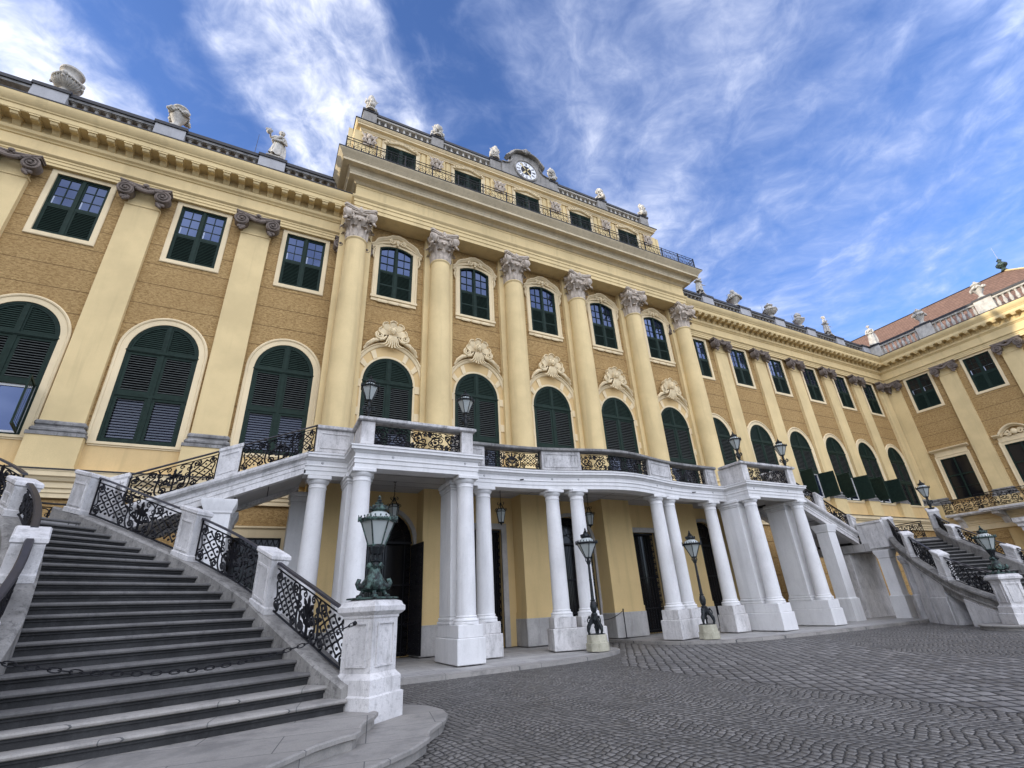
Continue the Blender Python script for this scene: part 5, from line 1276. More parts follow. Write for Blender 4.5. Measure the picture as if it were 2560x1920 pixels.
# ------------------------------------------------------------------ lamps
def lantern(root, z0, rb, rt, h, seg=6, a0=.35, mat='lampiron', crown=.045):
    """hexagonal tapering lantern: glass, ribs, crown gallery, upper glass, cap"""
    g = MB(); rings = [[(r*math.cos(a0+2*PI*j/seg), r*math.sin(a0+2*PI*j/seg), z) for j in range(seg)] for r, z in ((rb,z0),(rt,z0+h))]; g.loft(rings); sub('lamp_glass', g, 'frost', root, 5, False)
    f = MB()
    for j in range(seg):
        a = a0+2*PI*j/seg; c, s_ = math.cos(a), math.sin(a); f.tube([(c*rb*1.02,s_*rb*1.02,z0-.02),(c*rt*1.02,s_*rt*1.02,z0+h)], rt*.045, 5)
    for r, z, k in ((rb*1.05,z0,.05),(rt*1.04,z0+h*.94,.035),(rt*1.10,z0+h,.06)): f.tube([(r*math.cos(a0+2*PI*j/seg), r*math.sin(a0+2*PI*j/seg), z) for j in range(seg)], rt*k, 5, True)
    sub('lamp_frame', f, mat, root)
    c = MB(); R1 = rt*1.12; zt = z0+h
    for j in range(seg):
        a = a0+2*PI*j/seg; b = a0+2*PI*(j+1)/seg; A = Vector((R1*math.cos(a),R1*math.sin(a),zt)); B = Vector((R1*math.cos(b),R1*math.sin(b),zt)); o = Vector((math.cos((a+b)/2),math.sin((a+b)/2),0))
        e = A.normalized(); e.z = 0
        c.tube([A-Vector((0,0,rt*.1)), A+e*rt*.06+Vector((0,0,rt*.1)), A+e*rt*.16+Vector((0,0,rt*.30))], [rt*.07,rt*.06,rt*.02], 5)
        for t in (.22,.5,.78):
            p = A.lerp(B,t); d = (B-A).normalized()
            c.tube([p, p+Vector((0,0,rt*.16))+o*rt*.03], [rt*.03,rt*.035], 4); c.sphere(tuple(p+Vector((0,0,rt*.19))+o*rt*.03), rt*.055, 5, 4)
            for s in (-1,1): c.tube([p+d*s*rt*.02, p+d*s*rt*.09+Vector((0,0,rt*.10)), p+d*s*rt*.13+Vector((0,0,rt*.05))], rt*.022, 4)
            c.tube([p+Vector((0,0,-rt*.02)), p-Vector((0,0,rt*.13))], rt*.03, 4)
    sub('crown_gallery', c, mat, root)
    u = MB(); u.lathe([(rt*.88,zt),(rt*.72,zt+rt*.28),(rt*.50,zt+rt*.46)], (0,0), seg*2, a0=a0); sub('upper_glass', u, 'frost', root)
    t = MB(); z = zt+rt*.46; t.lathe([(rt*.46,z-.005),(rt*.44,z+rt*.10),(rt*.54,z+rt*.12),(rt*.56,z+rt*.18),(rt*.44,z+rt*.26),(rt*.40,z+rt*.42),(rt*.22,z+rt*.50),(rt*.26,z+rt*.58),(rt*.12,z+rt*.66),(rt*.16,z+rt*.74),(rt*.07,z+rt*.84),(rt*.10,z+rt*.92),(rt*.01,z+rt*1.08)], (0,0), 14)
    for j in range(8): a = 2*PI*j/8; t.tube([(rt*.46*math.cos(a),rt*.46*math.sin(a),z+rt*.20),(rt*.54*math.cos(a),rt*.54*math.sin(a),z+rt*.40)], [rt*.09,rt*.04], 5)
    sub('lamp_cap', t, 'verdigris' if mat == 'verdigris' else mat, root)
def stair_lamp():
    root = thing('stair_lamp', 'x', 'lamp'); b = MB()
    b.sqlathe([(.30,0),(.30,.022),(.27,.03)])
    for k in range(4):
        a = PI/4+PI/2*k; c, s_ = math.cos(a), math.sin(a)
        b.tube([(c*r,s_*r,z) for r,z in ((.20,.03),(.19,.09),(.15,.15),(.12,.22))], [.05,.032,.04,.05], 7)
        b.sphere((c*.22,s_*.22,.045), .05, 7, 5, (1.3,1.3,.7))
        b.tube([(c*r,s_*r,z) for r,z in ((.08,.26),(.17,.19),(.235,.20),(.265,.25),(.25,.295),(.215,.285))], [.10,.085,.06,.045,.04,.03], 8)
    b.lathe([(.12,.11),(.19,.15),(.20,.22),(.165,.30),(.12,.38),(.09,.44),(.085,.50)], (0,0), 14)
    for k in range(4):
        a = PI/4+PI/2*k; b.sphere((.085*math.cos(a),.085*math.sin(a),.53), .055, 8, 6, (1,1,1.1)); b.sphere((.125*math.cos(a),.125*math.sin(a),.525), .028, 6, 4)
    sub('base', b, 'verdigris', root, 50)
    s = MB(); s.lathe([(.06,.48),(.075,.585),(.095,.60),(.06,.625),(.06,.70),(.10,.72),(.12,.78),(.14,.83),(.13,.85)], (0,0), 14)
    for k in range(6): a = 2*PI*k/6; s.tube([(.05*math.cos(a),.05*math.sin(a),.62),(.09*math.cos(a),.09*math.sin(a),.74),(.13*math.cos(a),.13*math.sin(a),.83)], .022, 5)
    sub('shaft', s, 'lampiron', root)
    lantern(root, .86, .13, .295, .43, 6, R(18), 'verdigris'); return root
SLP = stair_lamp()
def place(src, loc, label, rot=0., group=None, first=False):
    o = src if first else copy_tree(src, None)
    o.location = loc; o.rotation_euler = (0,0,rot); o['label'] = label
    if group: o['group'] = group
    return o
G1_ = 'six-sided bronze lamps on the stair pedestals'
place(SLP, (1.85,8.88,1.842), 'large green bronze lamp with frosted panes on the near stair pedestal', math.atan2(.47,.61), G1_, True)
place(SLP, (2*AX-1.85,8.88,1.842), 'green bronze lamp on the white pedestal of the far right staircase', -math.atan2(.47,.61), G1_)

def court_lamp():
    root = thing('street_lamp', 'x', 'street lamp')
    p = MB(); p.lathe([(.40,0),(.40,.24),(.385,.245),(.36,.25),(.345,.48),(.33,.49)], (0,0), 8, a0=PI/8); sub('pedestal', p, 'lampstone', root, 20)
    b = MB(); b.lathe([(.30,.49),(.30,.51),(.05,.52)], (0,0), 16)
    for k in range(3):
        a = R(40)+2*PI*k/3; c, s_ = math.cos(a), math.sin(a)
        b.tube([(c*r,s_*r,z) for r,z in ((.25,.51),(.27,.60),(.25,.72),(.17,.86),(.09,.98),(.07,1.08))], [.03,.05,.075,.065,.06,.06], 7)
        b.sphere((c*.19,s_*.19,1.02), .05, 6, 5); b.tube([(c*x,s_*x,z) for x,_,z in spiral((.15,.90),.13,.03,1.4,PI/2,18,0,0,-1)], .022, 5); b.sphere((c*.25,s_*.25,.53), .05, 6, 4)
    b.lathe([(.03,.52),(.035,.66),(.06,.70),(.04,.78),(.10,.88),(.13,.98),(.10,1.08),(.12,1.11),(.10,1.14),(.06,1.16)], (0,0), 14); sub('base', b, 'lampiron', root, 50)
    s = MB(); s.lathe([(.06,1.15),(.10,1.22),(.125,1.36),(.10,1.48),(.07,1.53),(.095,1.56),(.06,1.58),(.055,1.9),(.05,2.2),(.055,2.22),(.048,2.25),(.042,2.72),(.07,2.76),(.085,2.83),(.06,2.87),(.05,2.93),(.07,2.95)], (0,0), 14)
    for k in range(6): a = 2*PI*k/6; s.tube([(.05*math.cos(a),.05*math.sin(a),2.80),(.11*math.cos(a),.11*math.sin(a),2.86),(.09*math.cos(a),.09*math.sin(a),2.96)], .015, 5)
    sub('shaft', s, 'lampiron', root)
    lantern(root, 2.97, .10, .36, .50, 6, R(10), 'lampiron'); return root
CLP = court_lamp(); G2_ = 'lamp posts before the portico'
place(CLP, (10.78,15.15,.138), 'slim black lamp post on a pale stone block, left of the drive', 0, G2_, True)
place(CLP, (2*AX-10.70,15.15,.138), 'slim black lamp post on a pale stone block, right of the drive', .6, G2_)
def terrace_lamp():
    root = thing('terrace_lamp', 'x', 'lamp'); b = MB()
    b.lathe([(.11,0),(.11,.03),(.06,.06),(.05,.14),(.08,.20),(.10,.28),(.07,.36),(.05,.42),(.07,.46),(.05,.50),(.06,.60),(.08,.64)], (0,0), 12)
    for k in range(4):
        a = PI/2*k; c, s_ = math.cos(a), math.sin(a); b.tube([(c*x,s_*x,z) for x,_,z in spiral((.12,.36),.09,.02,1.4,PI/2,16,0,0,-1)], .022, 5); b.tube([(c*.06,s_*.06,.06),(c*.15,s_*.15,.03)], .03, 5)
    sub('base', b, 'lampiron', root, 50); lantern(root, .66, .10, .30, .48, 6, R(20), 'lampiron'); return root
TLP = terrace_lamp(); G3_ = 'lanterns on the terrace parapet'
place(TLP, (2.62,15.32,7.54), 'black lantern on the terrace parapet, leftmost, before the first tall column', 0, G3_, True)
place(TLP, (6.12,15.32,7.54), 'black lantern on the terrace parapet, in front of the second arched shutter', .5, G3_)
place(TLP, (2*AX-6.12,15.32,7.54), 'black lantern on the right parapet block, just right of the last tall column', .2, G3_)
place(TLP, (2*AX-2.62,15.32,7.54), 'black lantern on the outer corner of the right parapet, before a plain pilaster', .7, G3_)
_c = side(LK,21.2,.24,-1.)
place(TLP, (2*AX-_c.x,_c.y,SZ(21.2)+.12+1.12), 'black lantern on the post at the head of the far right staircase', .1, G3_)
def hanging_lantern():
    root = thing('hanging_lantern', 'x', 'lantern'); c = MB()
    for i in range(9):
        z = -.04-.062*i; c.tube([(.018*math.cos(2*PI*j/8) if i % 2 else 0, 0 if i % 2 else .018*math.cos(2*PI*j/8), z+.04*math.sin(2*PI*j/8)) for j in range(8)], .008, 4, True)
    c.lathe([(.07,-.01),(.07,0.),(.02,.004)], (0,0), 10); sub('chain', c, 'iron', root)
    g = MB(); seg = 6; g.loft([[(r*math.cos(2*PI*j/seg),r*math.sin(2*PI*j/seg),z) for j in range(seg)] for r,z in ((.11,-1.40),(.20,-.98),(.13,-.86))]); sub('lamp_glass', g, 'frost', root, 5, False)
    f = MB()
    for j in range(seg):
        a = 2*PI*j/seg; q, s_ = math.cos(a), math.sin(a)
        f.tube([(q*r,s_*r,z) for r,z in ((.115,-1.42),(.205,-.98),(.135,-.85),(.05,-.70),(.02,-.60))], .012, 5); f.tube([(q*x,s_*x,z) for x,_,z in spiral((.22,-.91),.065,.015,1.4,PI,16,0,0,-1)], .011, 4)
        f.tube([(q*.10,s_*.10,-.70),(q*.16,s_*.16,-.64),(q*.12,s_*.12,-.58)], .011, 4); f.sphere((q*.115,s_*.115,-1.43), .022, 5, 4)
    for r,z in ((.115,-1.41),(.205,-.98),(.14,-.86)): f.tube([(r*math.cos(2*PI*j/seg),r*math.sin(2*PI*j/seg),z) for j in range(seg)], .014, 4, True)
    f.lathe([(.11,-1.41),(.05,-1.46),(.03,-1.50),(.005,-1.54)], (0,0), 8); sub('lamp_frame', f, 'lampiron', root); return root
HLP = hanging_lantern(); G4_ = 'lanterns hanging from the portico ceiling'
for k, (d, lab) in enumerate(((-9.,'iron lantern hanging in the left bay of the portico, behind the bronze stair lamp'), (-4.5,'iron lantern hanging over the narrow door left of the centre'), (0.,'iron lantern hanging before the central arched gate'))):
    place(HLP, (AX+d,18.35,6.238), lab, .2*k, G4_, k == 0)

# ------------------------------------------------------------------ roof sculpture
def single(name, mb, mat, label, cat, loc, group=None, ang=45, rot=0.):
    o = obj(name, mb, mat, None, loc, rot, ang); return tag(o, label, cat, group)
ZR, YR = 23.45, 20.9
def urn_garland():
    m = MB(); m.lathe([(.34,0),(.34,.08),(.22,.14),(.17,.26),(.22,.33),(.42,.42),(.60,.58),(.66,.76),(.66,.86),(.60,.96),(.44,1.04),(.42,1.34),(.50,1.46),(.60,1.52),(.62,1.62),(.54,1.68),(.40,1.78),(.0,1.84)], (0,0), 28)
    for k in range(24): a = 2*PI*k/24; m.tube([(r*math.cos(a),r*math.sin(a),z) for r,z in ((.24,.34),(.44,.43),(.62,.58),(.70,.78))], [.02,.035,.045,.03], 5)
    for k in range(40):
        a = 2*PI*k/40; z = .92-.13*abs(math.sin(a*2)); m.sphere((.70*math.cos(a),.70*math.sin(a),z), .085, 6, 4)
    for k in range(4): a = PI/2*k; m.sphere((.68*math.cos(a),.68*math.sin(a),.90), .16, 8, 6); m.sphere((.74*math.cos(a),.74*math.sin(a),.66), .09, 6, 5)
    return m
def urn_rams():
    m = MB(); m.lathe([(.30,0),(.30,.08),(.18,.14),(.15,.30),(.19,.42),(.28,.62),(.36,.84),(.38,.98),(.30,1.05),(.24,1.14),(.27,1.22),(.36,1.28),(.37,1.34),(.24,1.44),(.10,1.54),(.12,1.6),(.0,1.68)], (0,0), 22)
    for k in range(4):
        a = PI/4+PI/2*k; c, s_ = math.cos(a), math.sin(a); m.sphere((c*.44,s_*.44,.92), .15, 8, 6); m.sphere((c*.55,s_*.55,.86), .09, 7, 5)
        m.tube([(c*x-s_*.12,s_*x+c*.12,z) for x,_,z in spiral((.46,.95),.13,.04,1.3,PI/2,16,0,0,1)], .045, 6)
    for k in range(28): a = 2*PI*k/28; m.sphere((.40*math.cos(a),.40*math.sin(a),1.0-.16*abs(math.sin(2*a))), .06, 6, 4)
    return m
def urn_flame():
    m = MB(); m.lathe([(.28,0),(.28,.08),(.17,.14),(.15,.22),(.22,.34),(.42,.60),(.54,.80),(.54,.90),(.42,.98),(.34,1.04),(.36,1.10),(.2,1.14)], (0,0), 22); rnd = random.Random(5)
    for k in range(26): a = rnd.uniform(0,2*PI); r = rnd.uniform(0,.28); z = 1.1+rnd.uniform(0,.5)*(1-r*1.5); m.sphere((r*math.cos(a),r*math.sin(a),z), rnd.uniform(.08,.14), 6, 5, (1,1,1.5))
    for k in range(20): a = 2*PI*k/20; m.sphere((.54*math.cos(a),.54*math.sin(a),.86-.16*abs(math.sin(1.5*a))), .10, 6, 4)
    for s in (-1,1): m.tube([(s*.45,0,.95),(s*.62,0,1.05),(s*.66,0,.85),(s*.52,0,.68)], .06, 6)
    return m
def urn_lid():
    m = MB(); m.lathe([(.28,0),(.28,.08),(.16,.14),(.14,.24),(.22,.34),(.46,.52),(.56,.70),(.56,.84),(.46,.92),(.26,1.0),(.24,1.14),(.34,1.20),(.36,1.26),(.30,1.32),(.16,1.40),(.07,1.46),(.09,1.52),(.0,1.60)], (0,0), 24)
    for k in range(20): a = 2*PI*k/20; m.tube([(r*math.cos(a),r*math.sin(a),z) for r,z in ((.24,.34),(.47,.52),(.57,.70))], .03, 5)
    for k in range(28): a = 2*PI*k/28; m.sphere((.57*math.cos(a),.57*math.sin(a),.80-.10*abs(math.sin(2*a))), .065, 6, 4)
    return m
def vase_tall():
    m = MB(); m.lathe([(.26,0),(.26,.08),(.15,.14),(.13,.24),(.20,.34),(.38,.52),(.46,.70),(.44,.84),(.30,.92),(.22,1.02),(.26,1.10),(.32,1.14),(.26,1.24),(.28,1.32),(.18,1.42),(.12,1.5),(.0,1.56)], (0,0), 22)
    for k in range(22): a = 2*PI*k/22; m.sphere((.46*math.cos(a),.46*math.sin(a),.74+.06*math.sin(4*a)), .07, 6, 4)
    for s in (-1,1): m.tube([(s*.40,0,.88),(s*.54,0,.95),(s*.52,0,.70)], .05, 6)
    return m
GU = 'stone urns on the roof balustrade'
single('roof_urn', urn_garland(), 'sculpt', 'broad ribbed stone urn with garland on the left roof, nearest the picture edge', 'urn', (-10.9,YR,ZR), GU).scale = (.74,.74,.86)
single('roof_urn', urn_rams(), 'sculpt', 'slim stone urn with projecting rams heads, left roof, beside the garlanded urn', 'urn', (-6.68,YR,ZR), GU)
single('roof_urn', urn_flame(), 'sculpt', 'stone urn topped with carved flames, first urn right of the centre block', 'urn', (32.75,YR,ZR), GU)
single('roof_urn', urn_lid(), 'sculpt', 'round lidded stone urn between the flaming urn and the tall vase', 'urn', (37.3,YR,ZR), GU)
single('roof_urn', vase_tall(), 'sculpt', 'narrow tall stone vase left of the distant statue on the right roof', 'urn', (41.3,YR,ZR), GU)
single('roof_urn', urn_rams(), 'sculpt', 'handled stone urn against the red roof, nearer the courtyard corner', 'urn', (51.88,16.0,ZR), GU)
single('roof_urn', urn_rams(), 'sculpt', 'handled stone urn on the pedestal below the green roof finial, catching the sun', 'urn', (51.88,11.55,ZR), GU, rot=.5)

def statue(label, pose, loc, rot=0., prop=None, kilt=True):
    """a carved figure grown from a skeleton, its drapery a separate part"""
    k = 2.15/1.8; J = dict(pelvis=(0,0,1.0,.15), waist=(.02,.01,1.18,.135), chest=(.03,-.01,1.38,.175), neck=(.03,0,1.54,.065), chin=(.03,-.01,1.62,.06),
        hipL=(.11,0,.94,.115), kneeL=(.14,-.05,.52,.075), ankL=(.15,.03,.10,.05), toeL=(.17,-.14,.04,.045), hipR=(-.11,0,.94,.115), kneeR=(-.17,-.10,.54,.075), ankR=(-.14,.06,.10,.05), toeR=(-.20,-.10,.04,.045),
        shL=(.22,0,1.45,.075), elL=(.30,.02,1.18,.055), wrL=(.34,-.12,.98,.038), haL=(.35,-.18,.93,.04), shR=(-.17,0,1.45,.075), elR=(-.28,.02,1.20,.055), wrR=(-.32,-.16,1.04,.038), haR=(-.33,-.22,1.02,.04))
    J.update(pose); names = list(J); E = [('pelvis','waist'),('waist','chest'),('chest','neck'),('neck','chin'),('pelvis','hipL'),('hipL','kneeL'),('kneeL','ankL'),('ankL','toeL'),('pelvis','hipR'),('hipR','kneeR'),('kneeR','ankR'),('ankR','toeR'),
        ('chest','shL'),('shL','elL'),('elL','wrL'),('wrL','haL'),('chest','shR'),('shR','elR'),('elR','wrR'),('wrR','haR')]
    me = bpy.data.meshes.new('body'); me.from_pydata([J[n][:3] for n in names], [(names.index(a),names.index(b)) for a,b in E], []); o = bpy.data.objects.new('body', me); COL.objects.link(o)
    md = o.modifiers.new('skin','SKIN'); sv = me.skin_vertices[0].data
    for i, n in enumerate(names): sv[i].radius = (J[n][3],)*2
    sv[0].use_root = True; o.modifiers.new('sub','SUBSURF').levels = 1; o.modifiers['sub'].render_levels = 1
    dg = bpy.context.evaluated_depsgraph_get(); ev = o.evaluated_get(dg); em = ev.to_mesh(); b = MB(); b.add([tuple(v.co) for v in em.vertices], [tuple(p.vertices) for p in em.polygons]); ev.to_mesh_clear(); bpy.data.objects.remove(o)
    cx, cy, cz = J['chin'][:3]; b.sphere((cx,cy-.01,cz+.12), .115, 12, 9, (.86,1.,1.18)); b.sphere((cx,cy-.125,cz+.10), .022, 6, 4, (.8,1,1.5)); b.sphere((cx,cy-.09,cz+.02), .05, 6, 4, (1,.8,.6))
    for s in (-1,1): b.sphere((cx+s*.10,cy,cz+.11), .025, 6, 4, (.6,1,1.4)); b.sphere((cx+s*.04,cy-.105,cz+.13), .016, 5, 4)
    for n, e in (('haL','wrL'),('haR','wrR')):
        h = Vector(J[n][:3]); d = (h-Vector(J[e][:3])).normalized()
        for q in range(4): b.tube([h+Vector((.018*(q-1.5),0,0)), h+Vector((.02*(q-1.5),0,0))+d*(.075-.01*abs(q-1.3)), h+Vector((.02*(q-1.5),-.02,-.02))+d*.10], [.014,.012,.008], 5)
        b.tube([h, h+Vector((.045,-.02,.01))+d*.03, h+Vector((.05,-.03,0))+d*.06], [.015,.013,.009], 5)
    root = thing('roof_statue', label, 'statue', loc, rot, 'stone statues on the roof balustrade'); root.scale = (k,k,k)
    m = MB().bevbox(-.34,.34,-.28,.28,-.02,.06,.02); sub('base', m, 'sculpt', root); sub('body', b, 'sculpt', root, 60)
    h = MB(); 
    for q in range(16): a = 2*PI*q/16; h.sphere((cx+.10*math.cos(a),cy+.03+.08*math.sin(a),cz+.17+.03*math.sin(q*2.3)), .045, 6, 4)
    h.sphere((cx,cy+.02,cz+.20), .09, 8, 6); sub('hair', h, 'sculpt', root)
    d = MB(); rings = []; n = 26
    zt, zb = (1.16,.30) if kilt else (1.42,.08)
    for i in range(9):
        t = i/8; z = zt+(zb-zt)*t; ring = []
        for j in range(n):
            a = 2*PI*j/n; fold = 1+(.05+.13*t)*math.sin(a*7+t*2.1)+.05*math.sin(a*3+1); r = (.165+.11*t**.8)*fold; ring.append((.02-.05*t+r*1.05*math.cos(a), .02+r*.82*math.sin(a), z+(.07*math.sin(a*2+1) if t > .7 else 0)))
        rings.append(ring)
    d.loft(rings, True, False); d.tube([(-.24,-.1,1.12),(0,-.20,1.05),(.24,-.08,1.16),(.2,.16,1.2),(-.2,.16,1.15),(-.24,-.1,1.12)], .06, 7)
    d.tube([(.20,-.02,1.48),(.05,-.18,1.36),(-.16,-.12,1.18)], [.05,.06,.06], 7); d.tube([(.22,.12,1.16),(.28,.10,.9),(.33,.06,.5),(.34,.02,.22)], [.06,.07,.06,.03], 7); sub('drapery', d, 'sculpt', root, 60)
    if prop: sub('held_attribute', prop, 'sculpt', root)
    return root
pr = MB(); pr.sphere((-.42,-.26,1.36), .12, 8, 6); [pr.sphere((-.42+.10*math.cos(q),-.26+.06*math.sin(q*2),1.44+.05*math.sin(q*3)), .06, 6, 4) for q in range(8)]
statue('draped stone statue holding a bundle on the left roof, beside the tall centre block', dict(elR=(-.34,.0,1.30,.055), wrR=(-.36,-.20,1.30,.038), haR=(-.38,-.25,1.33,.04), elL=(.34,.06,1.16,.055), wrL=(.22,-.14,1.06,.038), haL=(.17,-.18,1.05,.04), chin=(.06,-.01,1.62,.06)), (-2.28,YR,ZR), 0, pr)
statue('stone statue half hidden by the cornice corner, only its legs showing', dict(kneeR=(-.10,-.16,.54,.075)), (28.75,YR,ZR), .3, None)
pr = MB(); pr.tube([(-.38,-.2,.1),(-.36,-.22,1.7)], .018, 6)
statue('small distant statue leaning on a staff on the right roof, near the corner', dict(haR=(-.37,-.22,1.15,.04), wrR=(-.35,-.17,1.12,.038)), (45.6,YR,ZR), .2, pr)
statue('robed statue on the corner pedestal against the red tiled roof', dict(elL=(.26,-.06,1.2,.055), wrL=(.10,-.2,1.22,.038), haL=(.05,-.22,1.25,.04)), (51.86,20.2,ZR), -1.1, None, False)

def trophy_heap(seed, tall):
    m = MB(); rnd = random.Random(seed); m.lathe([(.36,0),(.38,.1),(.30,.14)], (0,0), 10)
    for k in range(46):
        z = rnd.uniform(.1,1.)**1.0*tall; r = (.40*(1-(z/tall)**2)+.08)*rnd.uniform(.4,1.); a = rnd.uniform(0,2*PI); m.sphere((r*math.cos(a),r*math.sin(a)*.8,z), rnd.uniform(.09,.18), 7, 5, (1,1,rnd.uniform(.7,1.4)))
    m.sphere((0,-.1,tall*.72), .24, 9, 7, (1,1,1.25)); m.tube([(0,.05,tall*.9),(.02,.02,tall*1.08),(.1,.0,tall*1.12)], [.09,.06,.02], 6)
    for s in (-1,1): m.tube([(s*.1,-.1,.1),(s*.34,-.1,tall*.6),(s*.46,-.05,tall*.75)], [.05,.05,.03], 6)
    return m
LT = ['dark carved trophy of arms on the left corner of the attic roof','carved stone trophy second from the left on the attic balustrade','carved stone trophy just left of the clock','carved stone trophy just right of the clock','carved stone trophy fifth along the attic balustrade','carved stone trophy with eagle wings on the right corner of the attic']
for i, x in enumerate(KP): single('roof_trophy', trophy_heap(i+2, (1.45,1.15,1.30,1.3,1.25,1.3)[i]), 'sculpt', LT[i], 'sculpture', (x,AY-.0,30.85), 'carved trophies on the attic balustrade').scale = (.86,.86,.95)
# green finial on the hip of the red roof
fin = thing('roof_finial', 'green copper finial with a thin spike on the red roof ridge', 'finial', (61,11.2,28.9)); fin.scale = (.72,.72,.8)
m = MB(); m.lathe([(.42,0),(.30,.2),(.22,.40),(.40,.55),(.60,.75),(.62,.95),(.40,1.15),(.22,1.3),(.22,1.5),(.3,1.55),(.2,1.65),(.1,1.8),(.02,1.85)], (0,0), 16); sub('urn', m, 'verdigris', fin)
m = MB(); m.tube([(0,0,1.8),(0,0,3.6)], [.03,.012], 6); sub('spike', m, 'greystone', fin)
for (x,y,h), lab in (((-3.22,20.85,1.55),'thin lightning rod on the left roof, left of the statue'),((32.2,21.1,1.3),'thin lightning rod behind the flaming urn'),((36.6,21.1,1.4),'thin lightning rod behind the round lidded urn'),((40.8,21.1,1.4),'thin lightning rod behind the narrow tall vase')):
    m = MB(); m.tube([(0,0,-.02),(0,0,h)], [.016,.008], 6); single('lightning_rod', m, 'rail', lab, 'lightning rod', (x,y,ZR-.1), 'lightning rods on the roof')

# ------------------------------------------------------------------ chain across the steps, rope barrier
ch = MB(); A = Vector((1.53,8.55,1.50)); B = Vector((-2.62,7.3,1.50)); n = 46
pts = []
for i in range(n+1):
    t = i/n; p = A.lerp(B,t); p.z -= 1.62*t*(1-t)*(1.0); pts.append(p)
for i in range(n):
    a, b = pts[i], pts[i+1]; c = (a+b)/2; d = (b-a).normalized(); s_ = d.cross(Vector((0,0,1))).normalized(); u = s_.cross(d); w_ = s_ if i % 2 else u; L_ = (b-a).length*.66
    ch.tube([c+d*L_*math.cos(2*PI*j/10)+w_*.023*math.sin(2*PI*j/10) for j in range(10)], .0075, 5, True)
for p in (A,B): ch.sphere(tuple(p), .035, 8, 6)
single('iron_chain', ch, 'iron', 'black iron chain hanging across the near staircase steps', 'chain', (0,0,0))
rb = thing('rope_barrier', 'slim black barrier post with a drooping rope beside the central drive', 'barrier', (15.0,18.85,.138))
m = MB(); m.lathe([(.16,0),(.16,.015),(.03,.03),(.022,.05),(.022,1.10),(.03,1.11),(.03,1.16),(.0,1.18)], (0,0), 12); sub('post', m, 'iron', rb)
m = MB(); m.tube([(-t*1.05, t*.9, 1.10-.9*t*(1-t)*.9-.25*t) for t in [i/10 for i in range(11)]], .014, 6); sub('rope', m, 'rail', rb)

# railing of the side wing balcony
for base in ([(50.95,20.0,6.745),(50.95,17.35,6.745)], [(49.86,17.3,6.755),(49.86,13.9,6.755)], [(49.86,13.9,6.755),(49.86,10.5,6.755)], [(49.86,10.5,6.755),(49.86,7.1,6.755)]):
    ip, hr = iron_panel(base, 1.12, 1, True, .05, .03); o = wput('railing', ip, 'iron', SW); sub('handrail', hr, 'iron', o)
# ------------------------------------------------------------------ ground
def sheet(name, pts, z, mat, kind='structure'):
    m = MB(); tri = tessellate_polygon([[Vector((a,b,0)) for a,b in pts]]); m.add([(a,b,z) for a,b in pts], tri); o = obj(name, m, mat); o['kind'] = kind; return o
gr = sheet('cobbled_ground', [(-600,-600),(600,-600),(600,600),(-600,600)], 0., 'cobble')
gr['label'] = 'grey fan-laid cobblestone court'; 

def platform(name, pts, z, mat, kerb='apron', kw=.28):
    o = sheet(name, pts, z, mat); return o
lk = [(2.0,13.6),(3.7,13.66),(5.2,13.66),(6.9,13.76),(8.7,13.9),(9.9,14.15),(10.7,14.5),(11.4,14.9),(11.85,15.35),(12.1,15.9),(12.25,16.6),(12.3,17.6),(12.3,20.3)]
rk_ = [(2*AX-x,y) for x,y in lk]
for pts, lab in ((lk,'left'),(rk_,'right')):
    far = [(x if True else 0, y) for x,y in pts]
    ext = (-6.5 if lab == 'left' else 2*AX+6.5)
    poly = far + [(far[-1][0],20.9),(ext,20.9),(ext,13.6)]
    if lab == 'right': poly = poly[::-1]
    sheet('pavement', poly, .108, 'paving')
    k = MB(); path = [(ext,13.6)]+far if lab == 'left' else ([(ext,13.6)]+far)[::-1]
    k.sweep(path, [(.0,-.02),(.0,.09),(-.02,.114),(-.34,.114),(-.34,.08)]); o = obj('kerb', k, 'apron'); o['kind'] = 'structure'
drv = [(12.3,20.9),(12.3,17.),(12.0,15.3),(11.2,14.3),(10.2,13.3),(9.5,12.2),(9.3,10.),(9.3,-40.),(15.65,-40.),(15.65,6.),(15.7,8.2),(17.,10.1),(19.2,12.7),(17.6,13.5),(16.2,14.2),(15.4,15.0),(14.8,15.9),(14.5,17.),(14.46,20.9)]
sheet('carriage_drive', drv, .004, 'setts')
CLOUD = (0, .20, 1.18, .90); SKYTINT = (.88, 1.10, 1.72); CLOUDC = ((3.6,4.2,6.0),(7.6,7.7,8.2)); SKYSTR = .10; EXPO = .95; BACK_FILL = 1.75
# ------------------------------------------------------------------ clean up prototypes
for p in list(PROTO):
    try:
        if p.parent is None: drop(p)
    except ReferenceError: pass
# ------------------------------------------------------------------ camera
cam = bpy.data.cameras.new('camera'); co = bpy.data.objects.new('camera', cam); COL.objects.link(co)
yaw, pit, rol = 0.488168011, 0.438392145, 0.0550550584
cy_, sy_ = math.cos(yaw), math.sin(yaw); cp_, sp_ = math.cos(pit), math.sin(pit)
F_ = Vector((sy_*cp_, cy_*cp_, sp_)); R_ = Vector((cy_, -sy_, 0)); D_ = F_.cross(R_)
r2 = R_*math.cos(rol) + D_*math.sin(rol); d2 = D_*math.cos(rol) - R_*math.sin(rol)
co.matrix_world = Matrix(((r2.x,-d2.x,-F_.x,0),(r2.y,-d2.y,-F_.y,0),(r2.z,-d2.z,-F_.z,1.6),(0,0,0,1)))
cam.sensor_width = 36.; cam.lens = 36.*1190.34345/2560.; cam.clip_start = .05; cam.clip_end = 3000.
sc.camera = co
